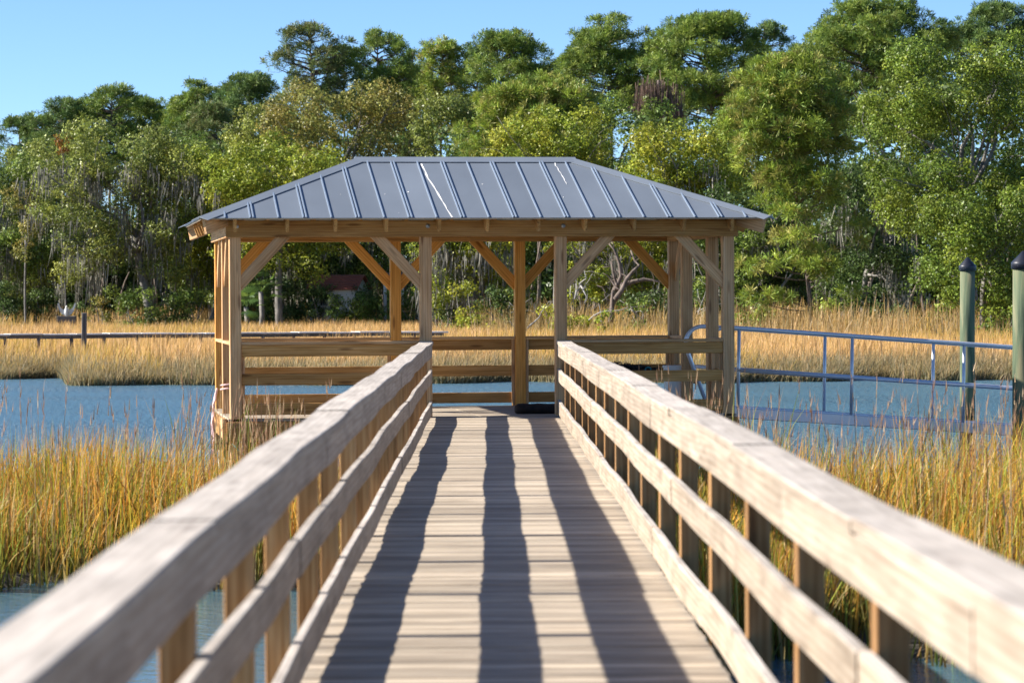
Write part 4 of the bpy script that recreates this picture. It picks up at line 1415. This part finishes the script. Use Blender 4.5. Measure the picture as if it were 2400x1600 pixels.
# understory and deep woods that read as one dark mass
def woods():
    rg = np.random.default_rng(55)
    cen, rad = [], []
    for x in range(-120, 2500, 26):
        D = 222 if x < 1000 else (190 if x < 1700 else 175)
        topy = np.interp(x, [-120, 0, 300, 600, 1000, 1400, 1800, 2200, 2500], [380, 370, 320, 290, 270, 280, 260, 200, 200])
        for k in range(27):
            yy = topy + (735 - topy) * rg.random() ** (0.8 if k < 9 else 0.18)
            p = at(x + rg.uniform(-20, 20), yy, D + rg.uniform(0, 14))
            cen.append(np.array(p)); rad.append(rg.uniform(0.9, 1.7))
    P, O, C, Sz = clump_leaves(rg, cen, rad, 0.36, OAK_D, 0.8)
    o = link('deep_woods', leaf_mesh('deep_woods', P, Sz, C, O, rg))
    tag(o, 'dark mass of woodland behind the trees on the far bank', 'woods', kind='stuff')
    # many stems of the understory
    lst = []
    for k in range(70):
        x = rg.uniform(-100, 2450); D = (214 if x < 1000 else 168) + rg.uniform(-8, 6)
        p = at(x, 700, D); g = gz_at(p.x, D)
        lst.append(limb((p.x, D, g - .1), (p.x + rg.normal(0, .8), D, g + rg.uniform(3, 7)), rg.uniform(.06, .16), .04, rg, .08, 5))
    tag(link('understory_stem', tubes_me('understory_stem', lst, M_PBARK, 5), o), kind='stuff')


woods()


# --- bare pale limbs of the fallen and gnarled trees behind the right bay
def bare(label, D, strokes, mat, r, seed, name='bare_branch'):
    rg = np.random.default_rng(seed)
    p0 = at(strokes[0][0][0], strokes[0][0][1], D)
    root = empty(name, (p0.x, D, gz_at(p0.x, D)))
    tag(root, label, 'branch')
    org = Vector(root.location)
    for s in strokes:
        pts = [at(a, b, D + rg.uniform(-.4, .4)) - org for a, b in s]
        fine = []
        for a, b in zip(pts[:-1], pts[1:]):
            for t in (0, .5):
                fine.append(a.lerp(b, t) + Vector(rg.normal(0, 1, 3)) * 0.05)
        fine.append(pts[-1])
        rr = [r * (1 - 0.75 * i / (len(fine) - 1)) for i in range(len(fine))]
        lst = [(fine, rr)]
        for k in range(5):
            i = rg.integers(1, len(fine))
            lst.append(limb(fine[i], fine[i] + Vector((rg.normal(0, .6), rg.normal(0, .3), rg.uniform(-.2, .9))), rr[i] * .45, .012, rg, .15, 5))
        link('limb', tubes_me('limb', lst, mat, 7), root)


bare('thick pale twisting limbs of the gnarled oak in the right bay', 150, [[(1400, 735), (1408, 690), (1412, 650), (1405, 600)], [(1412, 690), (1440, 640), (1470, 610), (1450, 575)],
     [(1430, 655), (1480, 640), (1530, 650)], [(1415, 670), (1425, 630), (1420, 590), (1400, 560)]], M_PBARK, 0.14, 61, 'gnarled_limbs')
bare('bleached dead branch lying in the grass between the middle posts', 146, [[(1205, 785), (1215, 755), (1240, 730), (1252, 705)], [(1212, 765), (1200, 740), (1195, 720)]], M_DEAD, 0.055, 62)
bare('bleached forked dead branch right of the right walkway post', 148, [[(1318, 690), (1330, 660), (1345, 640), (1342, 610)], [(1335, 655), (1352, 680), (1350, 705)]], M_DEAD, 0.055, 63)
bare('pale drooping dead boughs low in the right bay', 149, [[(1350, 735), (1380, 716), (1420, 712), (1470, 705), (1500, 690)], [(1450, 712), (1475, 730), (1480, 760)]], M_DEAD, 0.04, 64)
bare('tangled pale twigs beside the gazebo\'s right posts', 148, [[(1600, 745), (1610, 700), (1625, 660)], [(1605, 720), (1640, 690), (1650, 660)]], M_DEAD, 0.04, 65)
bare('leaning dark trunk low behind the gazebo\'s right corner', 150, [[(1690, 738), (1730, 705), (1790, 665), (1820, 630)]], M_BARK, 0.16, 66, 'leaning_trunk')

# vine covered snag
root = empty('vine_snag', (at(1510, 700, 205).x, 205, gz_at(at(1510, 700, 205).x, 205)))
tag(root, 'brown broken snag wrapped in hanging vines right of the domed pine', 'tree')
org = Vector(root.location); rg = np.random.default_rng(66)
lst = [([at(1512, 420, 205) - org, at(1510, 330, 205) - org, at(1508, 250, 205) - org, at(1516, 185, 205) - org], [.2, .2, .16, .1]),
       limb(at(1510, 262, 205) - org, at(1470, 215, 205) - org, .1, .04, rg, .1), limb(at(1508, 300, 205) - org, at(1550, 200, 205) - org, .1, .04, rg, .1),
       limb(Vector((0, 0, -.2)), at(1512, 420, 205) - org, .26, .2, rg, .03)]
link('trunk', tubes_me('trunk', lst, M_PBARK, 7), root)
an = np.array([np.array(at(rg.uniform(1468, 1562), rg.uniform(190, 270), 204.5)) for k in range(60)])
c = pick(rg, [(0.16, 0.105, 0.08), (0.2, 0.14, 0.11)], 900)
P = np.repeat(an, 15, 0) + rg.normal(0, 0.28, (900, 3)) - np.array(org)
link('hanging_vine', blades('hanging_vine', P, -rg.uniform(0.8, 3.0, 900), rg.uniform(.025, .05, 900), .1, c, c, 5, M_MOSS, seg=3), root)

# --- palmettos
def palmetto(label, x, ytop, w, D, seed):
    rg = np.random.default_rng(seed)
    top = at(x, ytop, D); gzv = gz_at(top.x, D)
    root = empty('palmetto', (top.x, D, gzv)); tag(root, label, 'palm', 'palmettos on the far bank')
    h = top.z - gzv; R0 = pxm(w, D) / 2
    hub = Vector((0, 0, h - R0 * 1.0))
    link('trunk', tubes_me('trunk', [([Vector((0, 0, -.1)), hub * 0.5 + Vector((.08, 0, 0)), hub], [.17, .16, .14])], M_BARK, 8), root)
    for k in range(16):
        an = rg.uniform(0, 6.28); el = rg.uniform(-0.5, 1.3)
        d = Vector((math.cos(an) * math.cos(el), math.sin(an) * math.cos(el), math.sin(el)))
        L = R0 * rg.uniform(.45, .7)
        s = d.cross(Vector((0, 0, 1))).normalized(); u = s.cross(d)
        base = hub + d * L
        V = [hub, hub + s * .03, base + s * .03, base]; Fs = [(0, 1, 2, 3)]
        for j in range(13):
            a = (j - 6) / 6 * 1.25
            dd = (d * math.cos(a) + s * math.sin(a)) * L * 0.9 - Vector((0, 0, L * .18))
            sd = (s * math.cos(a) - d * math.sin(a)) * 0.035
            i = len(V)
            V += [base, base + dd * .5 + sd, base + dd, base + dd * .5 - sd]; Fs.append((i, i + 1, i + 2, i + 3))
        cl = pick(rg, [(0.10, 0.17, 0.03), (0.14, 0.2, 0.035), (0.06, 0.11, 0.03)], 1)
        link('frond', mesh_np('frond', np.array([tuple(v) for v in V]), np.array(Fs), M_LEAF, np.repeat(cl, len(V), 0)), root)


palmetto('fan palmetto seen just right of the gazebo\'s left front post', 600, 605, 130, 191, 71)
palmetto('second fan palmetto lower and left of the first, by the post', 566, 650, 110, 189, 72)

# ------------------------------------------------------------------ far bank: cottage, shed porch, sculpture
D = 197.6
c = empty('cottage', (at(780, 700, D).x, D, gz_at(at(780, 700, D).x, D)), R(-12))
tag(c, 'small white cottage with red tile roof half hidden by shrubs, seen under the gazebo roof', 'house')
s = pxm(1, D)
hw, hd, hh = 52 * s, 1.7, at(780, 662, D).z - c.location.z
V = [(-hw, -hd, -.2), (hw, -hd, -.2), (hw, hd, -.2), (-hw, hd, -.2), (-hw, -hd, hh), (hw, -hd, hh), (hw, hd, hh), (-hw, hd, hh), (-hw, 0, hh + .8), (hw, 0, hh + .8)]
link('wall', mesh_py('wall', V, [(0, 1, 5, 4), (2, 3, 7, 6), (1, 2, 6, 9, 5), (3, 0, 4, 8, 7)], M_PLASTER), c)
for sy in (-1, 1):
    up = Vector((0, -sy * 0.8, hd)).normalized() if False else Vector((0, sy * 0.8, hd)).normalized()
    rows = 6
    for r_ in range(rows):
        t0, t1 = r_ / rows, (r_ + 1) / rows
        q0 = Vector((0, sy * (hd + .3) * (1 - t0), hh - .14 + (0.94) * t0)); q1 = Vector((0, sy * (hd + .3) * (1 - t1), hh - .14 + (0.94) * t1))
        mid = (q0 + q1) / 2 + up * (0.05)
        board(c, 'roof_tile_row', mid + Vector((-hw - .25, 0, 0)), mid + Vector((hw + .25, 0, 0)), (q1 - q0).length * 1.12, 0.06, M_REDTILE, up=up + Vector((0, -sy * .1, 0)))
for wx in (-.55, .35):
    fr = board(c, 'window', (wx - .3, -hd - .02, hh - .75), (wx + .3, -hd - .02, hh - .75), 0.05, 0.85, M_WHITE)
    pn = link('pane', box_me(.48, .02, .70, M_GLASS), fr); pn.location = (0, -.03, 0) if False else (0, 0.02, 0)
    pn.location = (0, -0.025, 0)
c2 = empty('porch', (at(905, 700, 196).x, 196, gz_at(at(905, 700, 196).x, 196)))
tag(c2, 'pale porch corner with white columns right of the red roofed cottage', 'porch')
ph = at(905, 632, 196).z - c2.location.z
for x in (-.55, .55, 1.5):
    board(c2, 'column', (x, 0, 0), (x, 0, ph), .2, .2, M_PLASTER, up=(0, 1, 0))
board(c2, 'porch_roof', (-.8, 0.6, ph + .08), (1.8, .6, ph + .08), 1.8, .16, M_OLD)
board(c2, 'porch_floor', (-.8, .6, 0.2), (1.8, .6, .2), 1.6, .3, M_PLASTER)

# white bird sculpture with raised wings on a plinth
D = 197
p = at(155, 722, D)
b = empty('bird_sculpture', (p.x, D, gz_at(p.x, D)))
tag(b, 'white sculpture of a bird with both wings raised on the left lawn', 'sculpture')
zz = p.z - b.location.z
board(b, 'plinth', (-.6, 0, zz / 2 - .10), (.6, 0, zz / 2 - .10), .5, zz, M_OLD, bev=.02)
V, Fs = tube_data([(0, 0, zz - .1), (0, 0, zz + .12), (0, -.03, zz + .3), (0, -.06, zz + .42), (0, -.12, zz + .5), (0, -.22, zz + .47)], [.10, .17, .15, .08, .07, .015], 10)
link('body', mesh_py('body', V, Fs, M_STONE, True), b)
for sx in (-1, 1):
    wing = [(0.08, .32), (.22, .30), (.36, .42), (.44, .62), (.50, .74), (.56, .72), (.52, .5), (.42, .22), (.28, .02), (.12, -.06)]
    k = len(wing)
    V = [(sx * a * 1.05, -.02 - .05 * a, zz + h) for a, h in wing] + [(sx * a * 1.05, .05 - .05 * a, zz + h) for a, h in wing]
    Fs = [tuple(range(k)), tuple(range(2 * k - 1, k - 1, -1))] + [(i, i + k, (i + 1) % k + k, (i + 1) % k) for i in range(k)]
    link('wing', mesh_py('wing', V, Fs, M_STONE), b)
